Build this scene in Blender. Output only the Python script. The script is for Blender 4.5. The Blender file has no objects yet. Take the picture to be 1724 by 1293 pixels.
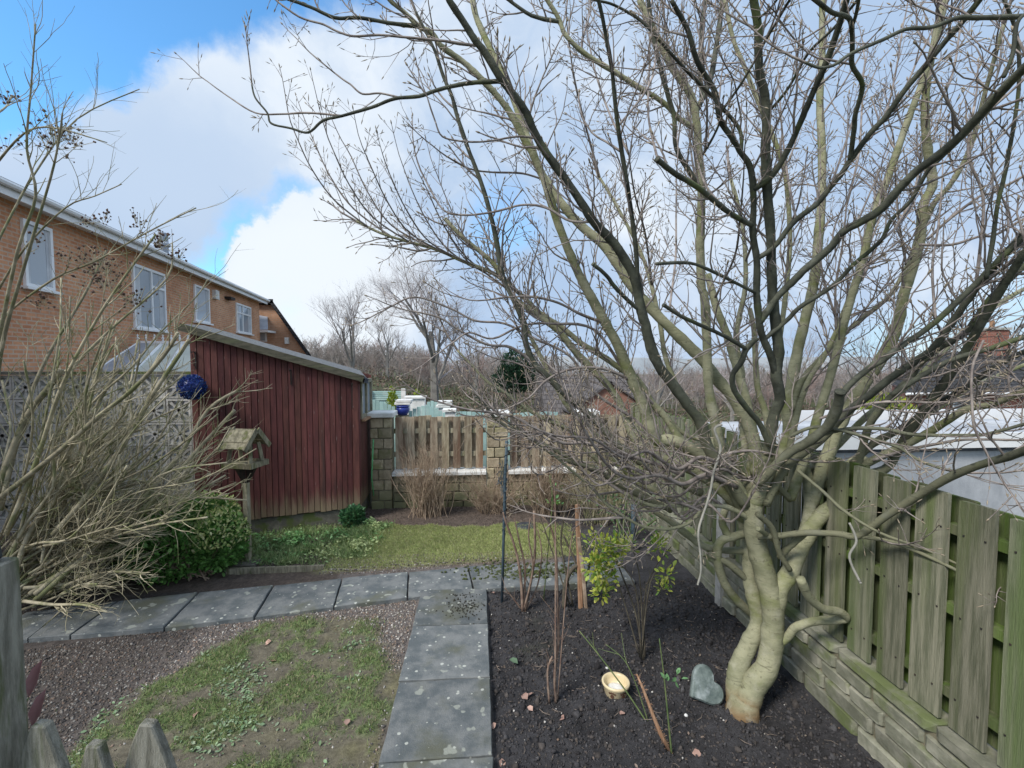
import bpy, math, random
import numpy as np
from mathutils import Vector, noise
R = math.radians
S = bpy.context.scene
COL = S.collection
rng = random.Random(7)
npr = np.random.RandomState(11)

# ------------------------------------------------------------------ camera
F = 780.0; W0 = 1724; H0 = 1293
CAM = Vector((0, 0, 2.15))
YAW = math.atan(57 / F); PITCH = math.atan(41 / F)
cam = bpy.data.cameras.new('camera'); camo = bpy.data.objects.new('camera', cam); COL.objects.link(camo)
cam.sensor_width = 36; cam.lens = 36 * F / W0; cam.clip_start = 0.05; cam.clip_end = 2000
camo.location = CAM; camo.rotation_euler = (math.pi / 2 - PITCH, 0, -YAW)
S.camera = camo
fwd = Vector((math.sin(YAW) * math.cos(PITCH), math.cos(YAW) * math.cos(PITCH), -math.sin(PITCH)))
rgt = Vector((math.cos(YAW), -math.sin(YAW), 0)); upv = rgt.cross(fwd)
def ray(px, py): return fwd + rgt * ((px - W0 / 2) / F) - upv * ((py - H0 / 2) / F)
def at(px, py, Y):                       # point seen at px,py lying at distance Y along the garden
    d = ray(px, py); return CAM + d * (Y / d.y)
def gz(px, py, z=0.0):
    d = ray(px, py); return CAM + d * ((z - CAM.z) / d.z)

# ------------------------------------------------------------------ world / sun / exposure
SUN_EL, SUN_AZ = R(46), R(232)
w = bpy.data.worlds.new('World'); S.world = w; w.use_nodes = True
nt = w.node_tree; nt.nodes.clear()
def N(t, tree=None, **kw):
    n = (tree or nt).nodes.new(t)
    for k, v in kw.items(): setattr(n, k, v)
    return n
def L(a, b, tree=None): (tree or nt).links.new(a, b)
def M(op, a, b=None, c=None, tree=None, clamp=False):
    n = N('ShaderNodeMath', tree); n.operation = op; n.use_clamp = clamp
    for i, x in enumerate((a, b, c)):
        if x is None: continue
        if isinstance(x, (int, float)): n.inputs[i].default_value = x
        else: L(x, n.inputs[i], tree)
    return n.outputs[0]
def MIX(f, a, b, tree=None):
    n = N('ShaderNodeMix', tree); n.data_type = 'RGBA'
    for s, x in ((n.inputs[0], f), (n.inputs[6], a), (n.inputs[7], b)):
        if isinstance(x, (int, float)): s.default_value = x
        elif isinstance(x, tuple): s.default_value = (*x[:3], 1)
        else: L(x, s, tree)
    return n.outputs[2]
def SM(v, a, b, tree=None, lo=0.0, hi=1.0):
    n = N('ShaderNodeMapRange', tree); n.interpolation_type = 'SMOOTHSTEP'
    L(v, n.inputs[0], tree)
    n.inputs[1].default_value = a; n.inputs[2].default_value = b; n.inputs[3].default_value = lo; n.inputs[4].default_value = hi
    return n.outputs[0]
def NOISE(vec, scale, detail=4, rough=.55, tree=None, dist=0.0):
    n = N('ShaderNodeTexNoise', tree); n.inputs['Scale'].default_value = scale; n.inputs['Detail'].default_value = detail
    n.inputs['Roughness'].default_value = rough; n.inputs['Distortion'].default_value = dist
    if vec is not None: L(vec, n.inputs['Vector'], tree)
    return n
sky = N('ShaderNodeTexSky'); sky.sky_type = 'NISHITA'; sky.sun_disc = False
sky.sun_elevation = SUN_EL; sky.sun_rotation = SUN_AZ; sky.air_density = 1.0; sky.dust_density = .6; sky.ozone_density = 2.5
tc = N('ShaderNodeTexCoord'); G = tc.outputs['Generated']
nz = NOISE(G, 5.0, 10, .62)
off = N('ShaderNodeVectorMath', operation='SUBTRACT'); L(nz.outputs['Color'], off.inputs[0]); off.inputs[1].default_value = (.5, .5, .5)
sc = N('ShaderNodeVectorMath', operation='SCALE'); L(off.outputs[0], sc.inputs[0]); sc.inputs['Scale'].default_value = .20
wp = N('ShaderNodeVectorMath', operation='ADD'); L(G, wp.inputs[0]); L(sc.outputs[0], wp.inputs[1])
nrm = N('ShaderNodeVectorMath', operation='NORMALIZE'); L(wp.outputs[0], nrm.inputs[0])
def blob(px, py, r0, r1, vec=None):        # 1 within r0 degrees of that direction, 0 beyond r1
    c = ray(px, py).normalized()
    d = N('ShaderNodeVectorMath', operation='DOT_PRODUCT'); L(vec or nrm.outputs[0], d.inputs[0]); d.inputs[1].default_value = c
    return SM(d.outputs['Value'], math.cos(R(r1)), math.cos(R(r0)))
hole = None
for px, py, r0, r1 in ((-110, 20, 7, 9.5), (20, -90, 8, 10.5), (200, -180, 8, 11.5), (380, -150, 7, 10.5), (490, -110, 4, 8.5),
                       (400, 495, 3.2, 7), (440, 440, 2.0, 6.8), (500, 380, .3, 5), (640, -110, 3, 8), (840, 370, .5, 6)):
    b = blob(px, py, r0, r1)
    if (px, py) in ((840, 370),): b = M('MULTIPLY', b, .5)
    if (px, py) == (520, 360): b = M('MULTIPLY', b, .6)
    hole = b if hole is None else M('MAXIMUM', hole, b)
# the cumulus that stands in front of the lower gap
cum = blob(560, 520, 11.5, 12.6)
hole = M('MULTIPLY', hole, M('SUBTRACT', 1.0, cum))
n2 = NOISE(G, 1.7, 6, .6)
veil = SM(n2.outputs['Fac'], .30, .47, lo=.72, hi=1.0)
cover = M('MULTIPLY', M('SUBTRACT', 1.0, hole), veil)
n3 = NOISE(nrm.outputs[0], 2.3, 6, .55)
bright = SM(n3.outputs['Fac'], .42, .68)
bright = M('MAXIMUM', bright, M('MULTIPLY', blob(230, 190, 5, 17), .95))
bright = M('MAXIMUM', bright, blob(520, 500, 6, 19))
shade = blob(260, 340, 4, 16)
bright = M('MULTIPLY', bright, M('SUBTRACT', 1.0, M('MULTIPLY', M('MULTIPLY', shade, M('SUBTRACT', 1.0, cum)), .75)))
ccol = MIX(bright, (3.0, 4.0, 5.5), (5.8, 6.25, 6.75))
skyt = N('ShaderNodeMix'); skyt.data_type = 'RGBA'; skyt.blend_type = 'MULTIPLY'; skyt.inputs[0].default_value = 1
L(sky.outputs[0], skyt.inputs[6]); skyt.inputs[7].default_value = (.95, 1.6, 1.85, 1)
col = MIX(cover, skyt.outputs[2], ccol)
bg = N('ShaderNodeBackground'); bg.inputs['Strength'].default_value = .1; L(col, bg.inputs['Color'])
wo = N('ShaderNodeOutputWorld'); L(bg.outputs[0], wo.inputs['Surface'])
sun = bpy.data.lights.new('sun', 'SUN'); suno = bpy.data.objects.new('sun', sun); COL.objects.link(suno)
sun.energy = 2.6; sun.angle = R(16); sun.color = (1, .95, .88)
sd = Vector((math.sin(SUN_AZ) * math.cos(SUN_EL), math.cos(SUN_AZ) * math.cos(SUN_EL), math.sin(SUN_EL)))
suno.rotation_euler = sd.to_track_quat('Z', 'Y').to_euler()
S.view_settings.view_transform = 'Standard'; S.view_settings.look = 'None'
S.view_settings.gamma = 1; S.view_settings.use_curve_mapping = False; S.view_settings.exposure = 0.62
S.render.engine = 'CYCLES'; S.cycles.max_bounces = 6

# ------------------------------------------------------------------ helpers
class MB:
    def __init__(s): s.v = []; s.f = []
    def add(s, vs, fs):
        o = len(s.v); s.v += vs; s.f += [tuple(i + o for i in f) for f in fs]
    def quadbox(s, o, u, v, w, a, b, c):    # box spanned from o along unit vectors u,v,w between ranges a,b,c
        P = [o + u * x + v * y + w * z for x in a for y in b for z in c]
        s.add(P, [(0, 1, 3, 2), (4, 6, 7, 5), (0, 4, 5, 1), (2, 3, 7, 6), (0, 2, 6, 4), (1, 5, 7, 3)])
    def box(s, x0, x1, y0, y1, z0, z1):
        s.quadbox(Vector((0, 0, 0)), Vector((1, 0, 0)), Vector((0, 1, 0)), Vector((0, 0, 1)), (x0, x1), (y0, y1), (z0, z1))
    def tube(s, P, rad, n=6, cap=True, flat=1.0):
        P = [Vector(p) for p in P]; m = len(P); o = len(s.v)
        t = (P[1] - P[0]).normalized(); a = Vector((0, 0, 1)) if abs(t.z) < .9 else Vector((1, 0, 0))
        x = t.cross(a).normalized()
        for i, p in enumerate(P):
            t = (P[min(i + 1, m - 1)] - P[max(i - 1, 0)])
            if t.length < 1e-9: t = Vector((0, 0, 1))
            t.normalize(); x = (x - t * x.dot(t)); x = x.normalized() if x.length > 1e-6 else t.orthogonal().normalized()
            y = t.cross(x); r = rad[i]
            for k in range(n):
                an = 2 * math.pi * k / n
                s.v.append(p + x * (math.cos(an) * r) + y * (math.sin(an) * r * flat))
        for i in range(m - 1):
            for k in range(n):
                k2 = (k + 1) % n
                s.f.append((o + i * n + k, o + i * n + k2, o + (i + 1) * n + k2, o + (i + 1) * n + k))
        if cap:
            s.f.append(tuple(o + k for k in reversed(range(n)))); s.f.append(tuple(o + (m - 1) * n + k for k in range(n)))
    def lathe(s, c, prof, n=20, ax=None):
        o = len(s.v); c = Vector(c)
        for r, z in prof:
            for k in range(n):
                a = 2 * math.pi * k / n; s.v.append(c + Vector((r * math.cos(a), r * math.sin(a), z)))
        for i in range(len(prof) - 1):
            for k in range(n):
                k2 = (k + 1) % n; s.f.append((o + i * n + k, o + i * n + k2, o + (i + 1) * n + k2, o + (i + 1) * n + k))
    def prism(s, pts, d):                   # polygon extruded by vector d
        n = len(pts); P = [Vector(p) for p in pts]; d = Vector(d)
        s.add(P + [p + d for p in P], [tuple(reversed(range(n))), tuple(range(n, 2 * n))] + [(i, (i + 1) % n, n + (i + 1) % n, n + i) for i in range(n)])
    def spindle(s, p, d, ln, r, n=5):
        s.tube([p, p + d * ln * .3, p + d * ln * .65, p + d * ln], [r * .5, r, r * .75, r * .08], n)

def origin(o):
    v = Vector((0, 0, 0))
    while o: v = v + Vector(o.location); o = o.parent
    return v
def bake(name, mb, mat, parent=None, smooth=False, loc=None, bev=0):
    base = origin(parent)
    if loc is None: loc = Vector((0, 0, 0)) if parent else Vector((0, 0, 0))
    o0 = base + Vector(loc)
    me = bpy.data.meshes.new(name); me.from_pydata([tuple(v - o0) for v in mb.v], [], mb.f); me.update()
    if smooth: me.polygons.foreach_set('use_smooth', [True] * len(me.polygons))
    ob = bpy.data.objects.new(name, me); COL.objects.link(ob); ob.location = loc
    if mat: me.materials.append(mat)
    if parent: ob.parent = parent
    if bev:
        m = ob.modifiers.new('bevel', 'BEVEL'); m.width = bev; m.segments = 1
    return ob
def thing(name, label, cat, loc, group=None):
    o = bpy.data.objects.new(name, None); COL.objects.link(o); o.location = loc; o.empty_display_size = .1
    o['label'] = label; o['category'] = cat
    if group: o['group'] = group
    return o
def tag(o, label, cat, group=None):
    o['label'] = label; o['category'] = cat
    if group: o['group'] = group
    return o
def tloc(o, p):                              # put a single-mesh thing's origin at p
    p = Vector(p); o.data.transform(__import__('mathutils').Matrix.Translation(-p)); o.location = p; return o
def npmesh(name, V, Fc, mat, parent=None, smooth=False, colors=None):
    me = bpy.data.meshes.new(name); n = len(V); m, k = Fc.shape
    me.vertices.add(n); me.vertices.foreach_set('co', V.astype(np.float32).ravel())
    me.loops.add(m * k); me.loops.foreach_set('vertex_index', Fc.astype(np.int32).ravel())
    me.polygons.add(m); me.polygons.foreach_set('loop_start', np.arange(0, m * k, k, dtype=np.int32))
    me.polygons.foreach_set('loop_total', np.full(m, k, dtype=np.int32))
    if colors is not None:
        ca = me.color_attributes.new('tone', 'FLOAT_COLOR', 'POINT')
        ca.data.foreach_set('color', np.concatenate([colors, np.ones((n, 1))], 1).astype(np.float32).ravel())
    me.update(calc_edges=True); me.validate()
    if smooth: me.polygons.foreach_set('use_smooth', [True] * m)
    me.materials.append(mat)
    o = bpy.data.objects.new(name, me); COL.objects.link(o)
    if parent: o.parent = parent; o.location = -origin(parent)
    return o
def rotmats(n, tilt=math.pi):
    a = npr.uniform(0, 2 * np.pi, n); b = npr.uniform(-tilt, tilt, n); c = npr.uniform(-tilt, tilt, n)
    ca, sa, cb, sb, cc, s_ = np.cos(a), np.sin(a), np.cos(b), np.sin(b), np.cos(c), np.sin(c)
    Z = np.zeros((n, 3, 3)); Z[:, 0, 0] = ca; Z[:, 0, 1] = -sa; Z[:, 1, 0] = sa; Z[:, 1, 1] = ca; Z[:, 2, 2] = 1
    X = np.zeros((n, 3, 3)); X[:, 0, 0] = 1; X[:, 1, 1] = cb; X[:, 1, 2] = -sb; X[:, 2, 1] = sb; X[:, 2, 2] = cb
    Y = np.zeros((n, 3, 3)); Y[:, 1, 1] = 1; Y[:, 0, 0] = cc; Y[:, 0, 2] = s_; Y[:, 2, 0] = -s_; Y[:, 2, 2] = cc
    return Z @ X @ Y
def scatter(name, TV, TF, pos, scl, rot, mat, parent=None, jit=0.0, tones=None, smooth=False):
    TV = np.array(TV, float); TF = np.array(TF); n = len(pos); k = len(TV)
    P = np.repeat(TV[None], n, 0)
    if jit: P = P * (1 + npr.uniform(-jit, jit, P.shape))
    P = P * (scl[:, None, None] if scl.ndim == 1 else scl[:, None, :])
    P = np.einsum('nij,nkj->nki', rot, P) + pos[:, None, :]
    FF = (TF[None] + (np.arange(n) * k)[:, None, None]).reshape(-1, TF.shape[1])
    c = None
    if tones is not None: c = np.repeat(tones, k, 0)
    return npmesh(name, P.reshape(-1, 3), FF, mat, parent, smooth, c)
OCT = ([(1, 0, 0), (-1, 0, 0), (0, 1, 0), (0, -1, 0), (0, 0, .7), (0, 0, -.7)], [(0, 2, 4), (2, 1, 4), (1, 3, 4), (3, 0, 4), (2, 0, 5), (1, 2, 5), (3, 1, 5), (0, 3, 5)])
LEAF = ([(0, 0, 0), (.28, .4, .07), (.2, .8, .05), (0, 1, -.05), (-.2, .8, .05), (-.28, .4, .07), (0, .5, -.03)],
        [(0, 1, 6), (1, 2, 6), (2, 3, 6), (3, 4, 6), (4, 5, 6), (5, 0, 6)])
BLADE = ([(-.09, 0, 0), (.09, 0, 0), (.03, .22, .75), (0, .5, 1.15)], [(0, 1, 2), (0, 2, 3)])
def frames(dirs, roll=None):                 # rotation matrices sending +y to dirs with random roll
    d = dirs / np.linalg.norm(dirs, axis=1, keepdims=True); n = len(d)
    r = npr.normal(size=(n, 3)) * .45 + np.array([0, 0, 1.0])
    z = r - d * (r * d).sum(1, keepdims=True); z /= np.linalg.norm(z, axis=1, keepdims=True) + 1e-9
    x = np.cross(d, z); return np.stack([x, d, z], 2)

# ------------------------------------------------------------------ materials
def mat(name, c1, c2, scale=8, rough=.85, bump=.3, bscale=None, stretch=(1, 1, 1), c3=None, s3=2.0, t3=(.5, .6), var=.25, spec=.3,
        attr=False, metallic=0.0, hue=0.0, trans=0.0, detail=6, spots=None, zfade=None, blotch=None):
    m = bpy.data.materials.new(name); m.use_nodes = True; t = m.node_tree; t.nodes.clear()
    out = N('ShaderNodeOutputMaterial', t); b = N('ShaderNodeBsdfPrincipled', t)
    b.inputs['Roughness'].default_value = rough; b.inputs['Metallic'].default_value = metallic
    b.inputs['Specular IOR Level'].default_value = spec
    tcn = N('ShaderNodeNewGeometry', t); oi = N('ShaderNodeObjectInfo', t)
    mp = N('ShaderNodeMapping', t); L(tcn.outputs['Position'], mp.inputs['Vector'], t); mp.inputs['Scale'].default_value = stretch
    cmb = N('ShaderNodeVectorMath', t, operation='SCALE'); cmb.inputs[0].default_value = (13, 7, 5); L(oi.outputs['Random'], cmb.inputs['Scale'], t)
    ad = N('ShaderNodeVectorMath', t, operation='ADD'); L(mp.outputs[0], ad.inputs[0], t); L(cmb.outputs[0], ad.inputs[1], t)
    vec = ad.outputs[0]
    n1 = NOISE(vec, scale, detail, .65, t)
    f = SM(n1.outputs['Fac'], .35, .65, t)
    c = MIX(f, c1, c2, t)
    if attr:
        a = N('ShaderNodeVertexColor', t); a.layer_name = 'tone'
        mm = N('ShaderNodeMix', t); mm.data_type = 'RGBA'; mm.blend_type = 'MULTIPLY'; mm.inputs[0].default_value = 1
        L(c, mm.inputs[6], t); L(a.outputs['Color'], mm.inputs[7], t); c = mm.outputs[2]
    if c3:
        n_ = NOISE(vec, s3, 5, .6, t); c = MIX(SM(n_.outputs['Fac'], t3[0], t3[1], t), c, c3, t)
    if zfade:                                # weathering or painted limb tone that grows where the world height lies in a band
        ge = N('ShaderNodeNewGeometry', t); sp = N('ShaderNodeSeparateXYZ', t); L(ge.outputs['Position'], sp.inputs[0], t)
        n_ = NOISE(vec, 3, 4, .6, t)
        zz = M('ADD', sp.outputs['Z'], M('MULTIPLY', M('SUBTRACT', n_.outputs['Fac'], .5, tree=t), zfade[3], tree=t), tree=t)
        c = MIX(SM(zz, zfade[1], zfade[0], t), c, zfade[2], t)
    if spots:
        v_ = N('ShaderNodeTexVoronoi', t); v_.inputs['Scale'].default_value = spots[0]; L(ad.outputs[0], v_.inputs['Vector'], t)
        n_ = NOISE(vec, spots[0] * 1.7, 3, .5, t)
        dd = M('ADD', v_.outputs['Distance'], M('MULTIPLY', n_.outputs['Fac'], .35, tree=t), tree=t)
        sp3 = N('ShaderNodeSeparateColor', t); L(v_.outputs['Color'], sp3.inputs[0], t)
        rr = M('MULTIPLY', M('POWER', sp3.outputs[0], 1.8, tree=t), spots[1], tree=t)
        msk = SM(M('SUBTRACT', dd, rr, tree=t), .20, .14, t)
        c = MIX(M('MULTIPLY', msk, spots[3] if len(spots) > 3 else .8, tree=t), c, spots[2], t)
    if blotch:
        n_ = NOISE(vec, blotch[1], 2, .5, t); c = MIX(SM(n_.outputs['Fac'], blotch[2], blotch[3], t, hi=blotch[4]), c, blotch[0], t)
    hs = N('ShaderNodeHueSaturation', t); L(c, hs.inputs['Color'], t)
    L(M('ADD', 1 - var, M('MULTIPLY', oi.outputs['Random'], 2 * var, tree=t), tree=t), hs.inputs['Value'], t)
    if hue: L(M('ADD', .5 - hue, M('MULTIPLY', M('FRACT', M('MULTIPLY', oi.outputs['Random'], 7.3, tree=t), tree=t), 2 * hue, tree=t), tree=t), hs.inputs['Hue'], t)
    L(hs.outputs[0], b.inputs['Base Color'], t)
    if bump:
        nb = NOISE(vec, bscale or scale * 3, 6, .7, t); bn = N('ShaderNodeBump', t)
        bn.inputs['Strength'].default_value = bump; bn.inputs['Distance'].default_value = .01
        L(nb.outputs['Fac'], bn.inputs['Height'], t); L(bn.outputs[0], b.inputs['Normal'], t)
    if trans:
        tr = N('ShaderNodeBsdfTranslucent', t); L(hs.outputs[0], tr.inputs['Color'], t)
        mx = N('ShaderNodeMixShader', t); mx.inputs[0].default_value = trans; L(b.outputs[0], mx.inputs[1], t); L(tr.outputs[0], mx.inputs[2], t)
        L(mx.outputs[0], out.inputs[0], t)
    else: L(b.outputs[0], out.inputs[0], t)
    return m
def wrinkle(m, col, pale=(.38, .37, .29)):                       # fine horizontal wrinkles and dark specks on smooth bark
    t = m.node_tree; b = t.nodes['Principled BSDF']; src = b.inputs['Base Color'].links[0].from_socket
    g = N('ShaderNodeNewGeometry', t); mp = N('ShaderNodeMapping', t); L(g.outputs['Position'], mp.inputs['Vector'], t); mp.inputs['Scale'].default_value = (5, 5, 30)
    n = NOISE(mp.outputs[0], 2.2, 5, .65, t, 1.2); k = SM(n.outputs['Fac'], .56, .70, t, hi=.75)
    n2 = NOISE(g.outputs['Position'], 42, 4, .6, t); k2 = SM(n2.outputs['Fac'], .58, .70, t, hi=.6)
    c = MIX(M('MAXIMUM', k, k2, tree=t), src, col, t); n3 = NOISE(g.outputs['Position'], 11, 5, .6, t)
    c = MIX(SM(n3.outputs['Fac'], .52, .74, t, hi=.5), c, pale, t); L(c, b.inputs['Base Color'], t)
def courses(name, u, c1, c2, mortar, bw, bh, ms=.012, rough=.85, bump=.5, var=.0, squash=None):
    m = bpy.data.materials.new(name); m.use_nodes = True; t = m.node_tree; t.nodes.clear()
    out = N('ShaderNodeOutputMaterial', t); b = N('ShaderNodeBsdfPrincipled', t); b.inputs['Roughness'].default_value = rough
    b.inputs['Specular IOR Level'].default_value = .2
    g = N('ShaderNodeNewGeometry', t)
    d = N('ShaderNodeVectorMath', t, operation='DOT_PRODUCT'); L(g.outputs['Position'], d.inputs[0], t); d.inputs[1].default_value = u
    sp = N('ShaderNodeSeparateXYZ', t); L(g.outputs['Position'], sp.inputs[0], t)
    cb = N('ShaderNodeCombineXYZ', t); L(d.outputs['Value'], cb.inputs[0], t); L(sp.outputs['Z'], cb.inputs[1], t)
    br = N('ShaderNodeTexBrick', t); L(cb.outputs[0], br.inputs['Vector'], t)
    br.inputs['Color1'].default_value = (*c1, 1); br.inputs['Color2'].default_value = (*c2, 1); br.inputs['Mortar'].default_value = (*mortar, 1)
    br.inputs['Scale'].default_value = 1; br.inputs['Brick Width'].default_value = bw; br.inputs['Row Height'].default_value = bh
    br.inputs['Mortar Size'].default_value = ms; br.inputs['Bias'].default_value = 0
    n = NOISE(cb.outputs[0], 1.1, 5, .6, t); n5 = NOISE(cb.outputs[0], 9, 5, .6, t)
    c = MIX(SM(n.outputs['Fac'], .3, .7, t, hi=.5), br.outputs['Color'], tuple(x * .62 for x in c1), t)
    c = MIX(SM(n5.outputs['Fac'], .45, .75, t, hi=.4), c, tuple(min(1, x * 1.35) for x in c2), t)
    L(c, b.inputs['Base Color'], t)
    bn = N('ShaderNodeBump', t); bn.inputs['Strength'].default_value = bump; bn.inputs['Distance'].default_value = .01
    bn.invert = True; L(br.outputs['Fac'], bn.inputs['Height'], t); L(bn.outputs[0], b.inputs['Normal'], t)
    L(b.outputs[0], out.inputs[0], t); return m
def glass(name, tint=(.05, .06, .07)):
    m = bpy.data.materials.new(name); m.use_nodes = True; b = m.node_tree.nodes['Principled BSDF']
    b.inputs['Base Color'].default_value = (*tint, 1); b.inputs['Roughness'].default_value = .08; b.inputs['Specular IOR Level'].default_value = .8
    return m
m_bark = mat('magnolia_bark', (.20, .205, .125), (.33, .325, .215), 5, .85, .6, 28, (1, 1, 2.2), c3=(.17, .19, .07), s3=2.2, t3=(.5, .7), var=.12, zfade=(.01, .13, (.22, .14, .07), .14))
m_barkd = mat('silhouette_algae_bark', (.038, .042, .033), (.10, .106, .078), 9, .8, .4, 40, c3=(.10, .12, .05), s3=4, t3=(.55, .7), var=.2, zfade=(1.25, 2.0, (.21, .21, .135), .4))  # silhouette shade against the sky and wet algae painted in, paler low down
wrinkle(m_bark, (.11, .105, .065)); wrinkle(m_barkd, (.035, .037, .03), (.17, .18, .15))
m_twig = mat('twig_bark', (.15, .125, .115), (.33, .29, .265), 14, .7, .2, 50, var=.15)
m_bud = mat('bud', (.22, .18, .13), (.34, .29, .22), 30, .8, 0, var=.1)
m_trunkfoot = mat('trunk_foot', (.20, .11, .045), (.30, .2, .1), 14, .9, .5, 40, var=.05)
m_shrub = mat('shrub_bark', (.20, .18, .12), (.40, .36, .26), 9, .8, .4, 40, c3=(.16, .17, .08), s3=5, t3=(.48, .64), var=.28)
m_dead = mat('dry_stem', (.23, .17, .12), (.42, .33, .25), 12, .85, .3, 50, var=.2)
m_rose = mat('rose_stem', (.15, .095, .075), (.29, .215, .165), 14, .8, .3, 50, var=.2)
m_green = mat('green_stem', (.07, .11, .04), (.14, .17, .07), 12, .7, .2, 50, var=.2)
m_panicle = mat('dry_panicle', (.06, .035, .03), (.15, .10, .08), 20, .9, 0, var=.2)
m_shed = mat('shed_stain', (.088, .033, .030), (.145, .052, .046), 4, .75, .5, 25, (6, 6, .8), c3=(.055, .028, .026), s3=1.5, t3=(.52, .74), var=.24, hue=.01,
             spots=(7, .13, (.30, .24, .22), .6), zfade=(.20, .50, (.22, .17, .11), .5))
m_roof = mat('felt_roof', (.11, .115, .12), (.19, .20, .205), 30, .9, .5, 120, var=.05)
m_barge = mat('weathered_board', (.07, .068, .048), (.14, .13, .095), 4, .9, .4, 30, (1, 5, 9), c3=(.13, .14, .08), s3=1.5, t3=(.5, .7), var=.1)
m_oldwood = mat('old_wood', (.20, .18, .13), (.37, .34, .25), 8, .9, .6, 40, (6, 6, 1), c3=(.10, .11, .05), s3=3.5, t3=(.5, .68), var=.22)
m_table = mat('table_wood', (.16, .145, .10), (.34, .31, .22), 9, .9, .6, 40, (3, 3, 1), c3=(.12, .13, .05), s3=5, t3=(.5, .66), var=.2)
m_fence = mat('fence_board', (.125, .135, .088), (.265, .26, .19), 3, .9, .7, 14, (12, 12, .9), c3=(.12, .155, .06), s3=.35, t3=(.46, .64), var=.2, hue=.012)
m_fenceb = mat('fence_back_board', (.08, .095, .045), (.15, .16, .09), 3, .9, .5, 14, (12, 12, .9), c3=(.09, .14, .03), s3=.8, t3=(.4, .6), var=.25)
m_panel = mat('panel_board', (.25, .20, .14), (.44, .38, .28), 5, .9, .5, 30, (6, 6, 1), c3=(.20, .13, .085), s3=1.0, t3=(.48, .66), var=.32, hue=.015)
m_stone = mat('wall_stone', (.27, .225, .15), (.43, .37, .26), 9, .9, .7, 35, c3=(.20, .195, .10), s3=3, t3=(.52, .7), var=.25, hue=.01, zfade=(.05, .5, (.20, .20, .11), .6))
m_mortar = mat('mortar', (.14, .13, .09), (.22, .20, .14), 12, .95, .6, var=.05)
m_kerbst = mat('base_stone', (.165, .17, .125), (.30, .295, .235), 7, .9, .7, 35, c3=(.14, .17, .07), s3=4, t3=(.48, .66), var=.22)
m_white = mat('white_paint', (.62, .62, .60), (.80, .80, .78), 7, .7, .3, 30, c3=(.38, .38, .33), s3=5, t3=(.6, .72), var=.06)
m_upvc = mat('upvc', (.78, .79, .80), (.84, .85, .86), 3, .35, 0, var=.03, spec=.5)
m_conc = mat('screen_block', (.36, .355, .33), (.52, .51, .48), 14, .95, .7, 60, c3=(.17, .18, .13), s3=4, t3=(.52, .7), var=.15)
m_coping = mat('dark_coping', (.10, .095, .08), (.18, .17, .14), 10, .95, .6, 50, c3=(.09, .11, .04), s3=5, var=.1)
m_slab = mat('slab', (.10, .115, .122), (.19, .20, .20), 7, .9, .6, 90, var=.14, spots=(19, .26, (.50, .52, .47), .8), c3=(.115, .12, .09), s3=2.4, t3=(.5, .72), blotch=((.36, .38, .33), 10, .645, .69, .65))
m_ground = mat('garden_ground', (.78, .78, .78), (1.22, 1.22, 1.22), 45, .95, 1.0, 160, attr=True, var=0)
m_gravel = mat('gravel', (.8, .8, .8), (1.15, 1.15, 1.15), 60, .8, .2, attr=True, var=0)
m_clod = mat('soil_crumb', (.8, .8, .8), (1.2, 1.2, 1.2), 80, .97, .2, attr=True, var=0)
m_clodtw = mat('twig_litter', (.14, .11, .09), (.26, .21, .17), 20, .9, 0, var=0)
m_leafy = mat('leaf', (.85, .85, .85), (1.15, 1.15, 1.15), 20, .45, 0, attr=True, var=0, trans=.25, spec=.5)
m_grass = mat('grass', (.85, .85, .85), (1.15, 1.15, 1.15), 9, .7, 0, attr=True, var=0, trans=.3)
m_land = mat('land', (.06, .075, .03), (.10, .10, .05), .2, .95, 0, var=0, c3=(.08, .065, .045), s3=.07)
m_metal = mat('dark_metal', (.03, .035, .045), (.06, .07, .09), 20, .5, .2, 60, var=.05, spec=.5)
m_black = mat('black_iron', (.02, .02, .02), (.045, .03, .025), 30, .7, .2, var=.1)
m_pole = mat('blue_grey_pole', (.04, .065, .085), (.07, .10, .125), 20, .5, .1, var=.05)
m_turq = mat('turquoise_paint', (.30, .47, .46), (.42, .58, .55), 3, .75, .2, 30, var=.1)
m_render = mat('white_render', (.33, .35, .38), (.50, .52, .55), 1.8, .9, .5, 60, (1, 1, .5), c3=(.27, .28, .27), s3=1.4, t3=(.5, .75), var=.03)
m_glass = glass('window_glass', (.34, .39, .44)); m_glassd = glass('shed_glass', (.03, .03, .03))  # window panes: bright pale reflection painted as base colour
m_curt = mat('curtain', (.45, .47, .5), (.6, .62, .64), 2, .6, 0, var=.1)
m_poly = mat('conservatory_roof', (.58, .62, .56), (.70, .74, .66), 2, .4, 0, var=.05)
m_lead = mat('lead', (.32, .36, .42), (.42, .46, .52), 4, .5, .1, var=.05)
m_bowl = mat('cream_bowl', (.62, .50, .30), (.74, .62, .40), 5, .35, 0, var=.02, spec=.5)
m_print = mat('paw_print', (.09, .045, .03), (.12, .06, .04), 5, .4, 0, var=.02)
m_heart = mat('heart_stone', (.09, .12, .115), (.18, .22, .21), 14, .5, .5, 60, var=.02, c3=(.36, .41, .42), s3=9, t3=(.52, .75))
m_orange = mat('orange_bark', (.27, .15, .085), (.40, .25, .16), 12, .9, .5, 50, (6, 6, 1), var=.1)
m_pale = mat('pale_twig', (.20, .20, .175), (.31, .30, .265), 12, .8, .3, var=.05)
m_blue = mat('blue_glaze', (.015, .03, .16), (.03, .05, .28), 6, .3, 0, var=.05, spec=.5)
m_ftree = mat('far_tree_bark', (.17, .16, .15), (.26, .25, .23), 3, .9, 0, var=.15)
m_ftwig = mat('far_twigs', (.27, .24, .24), (.37, .34, .34), 3, .9, 0, var=.2)
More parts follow.
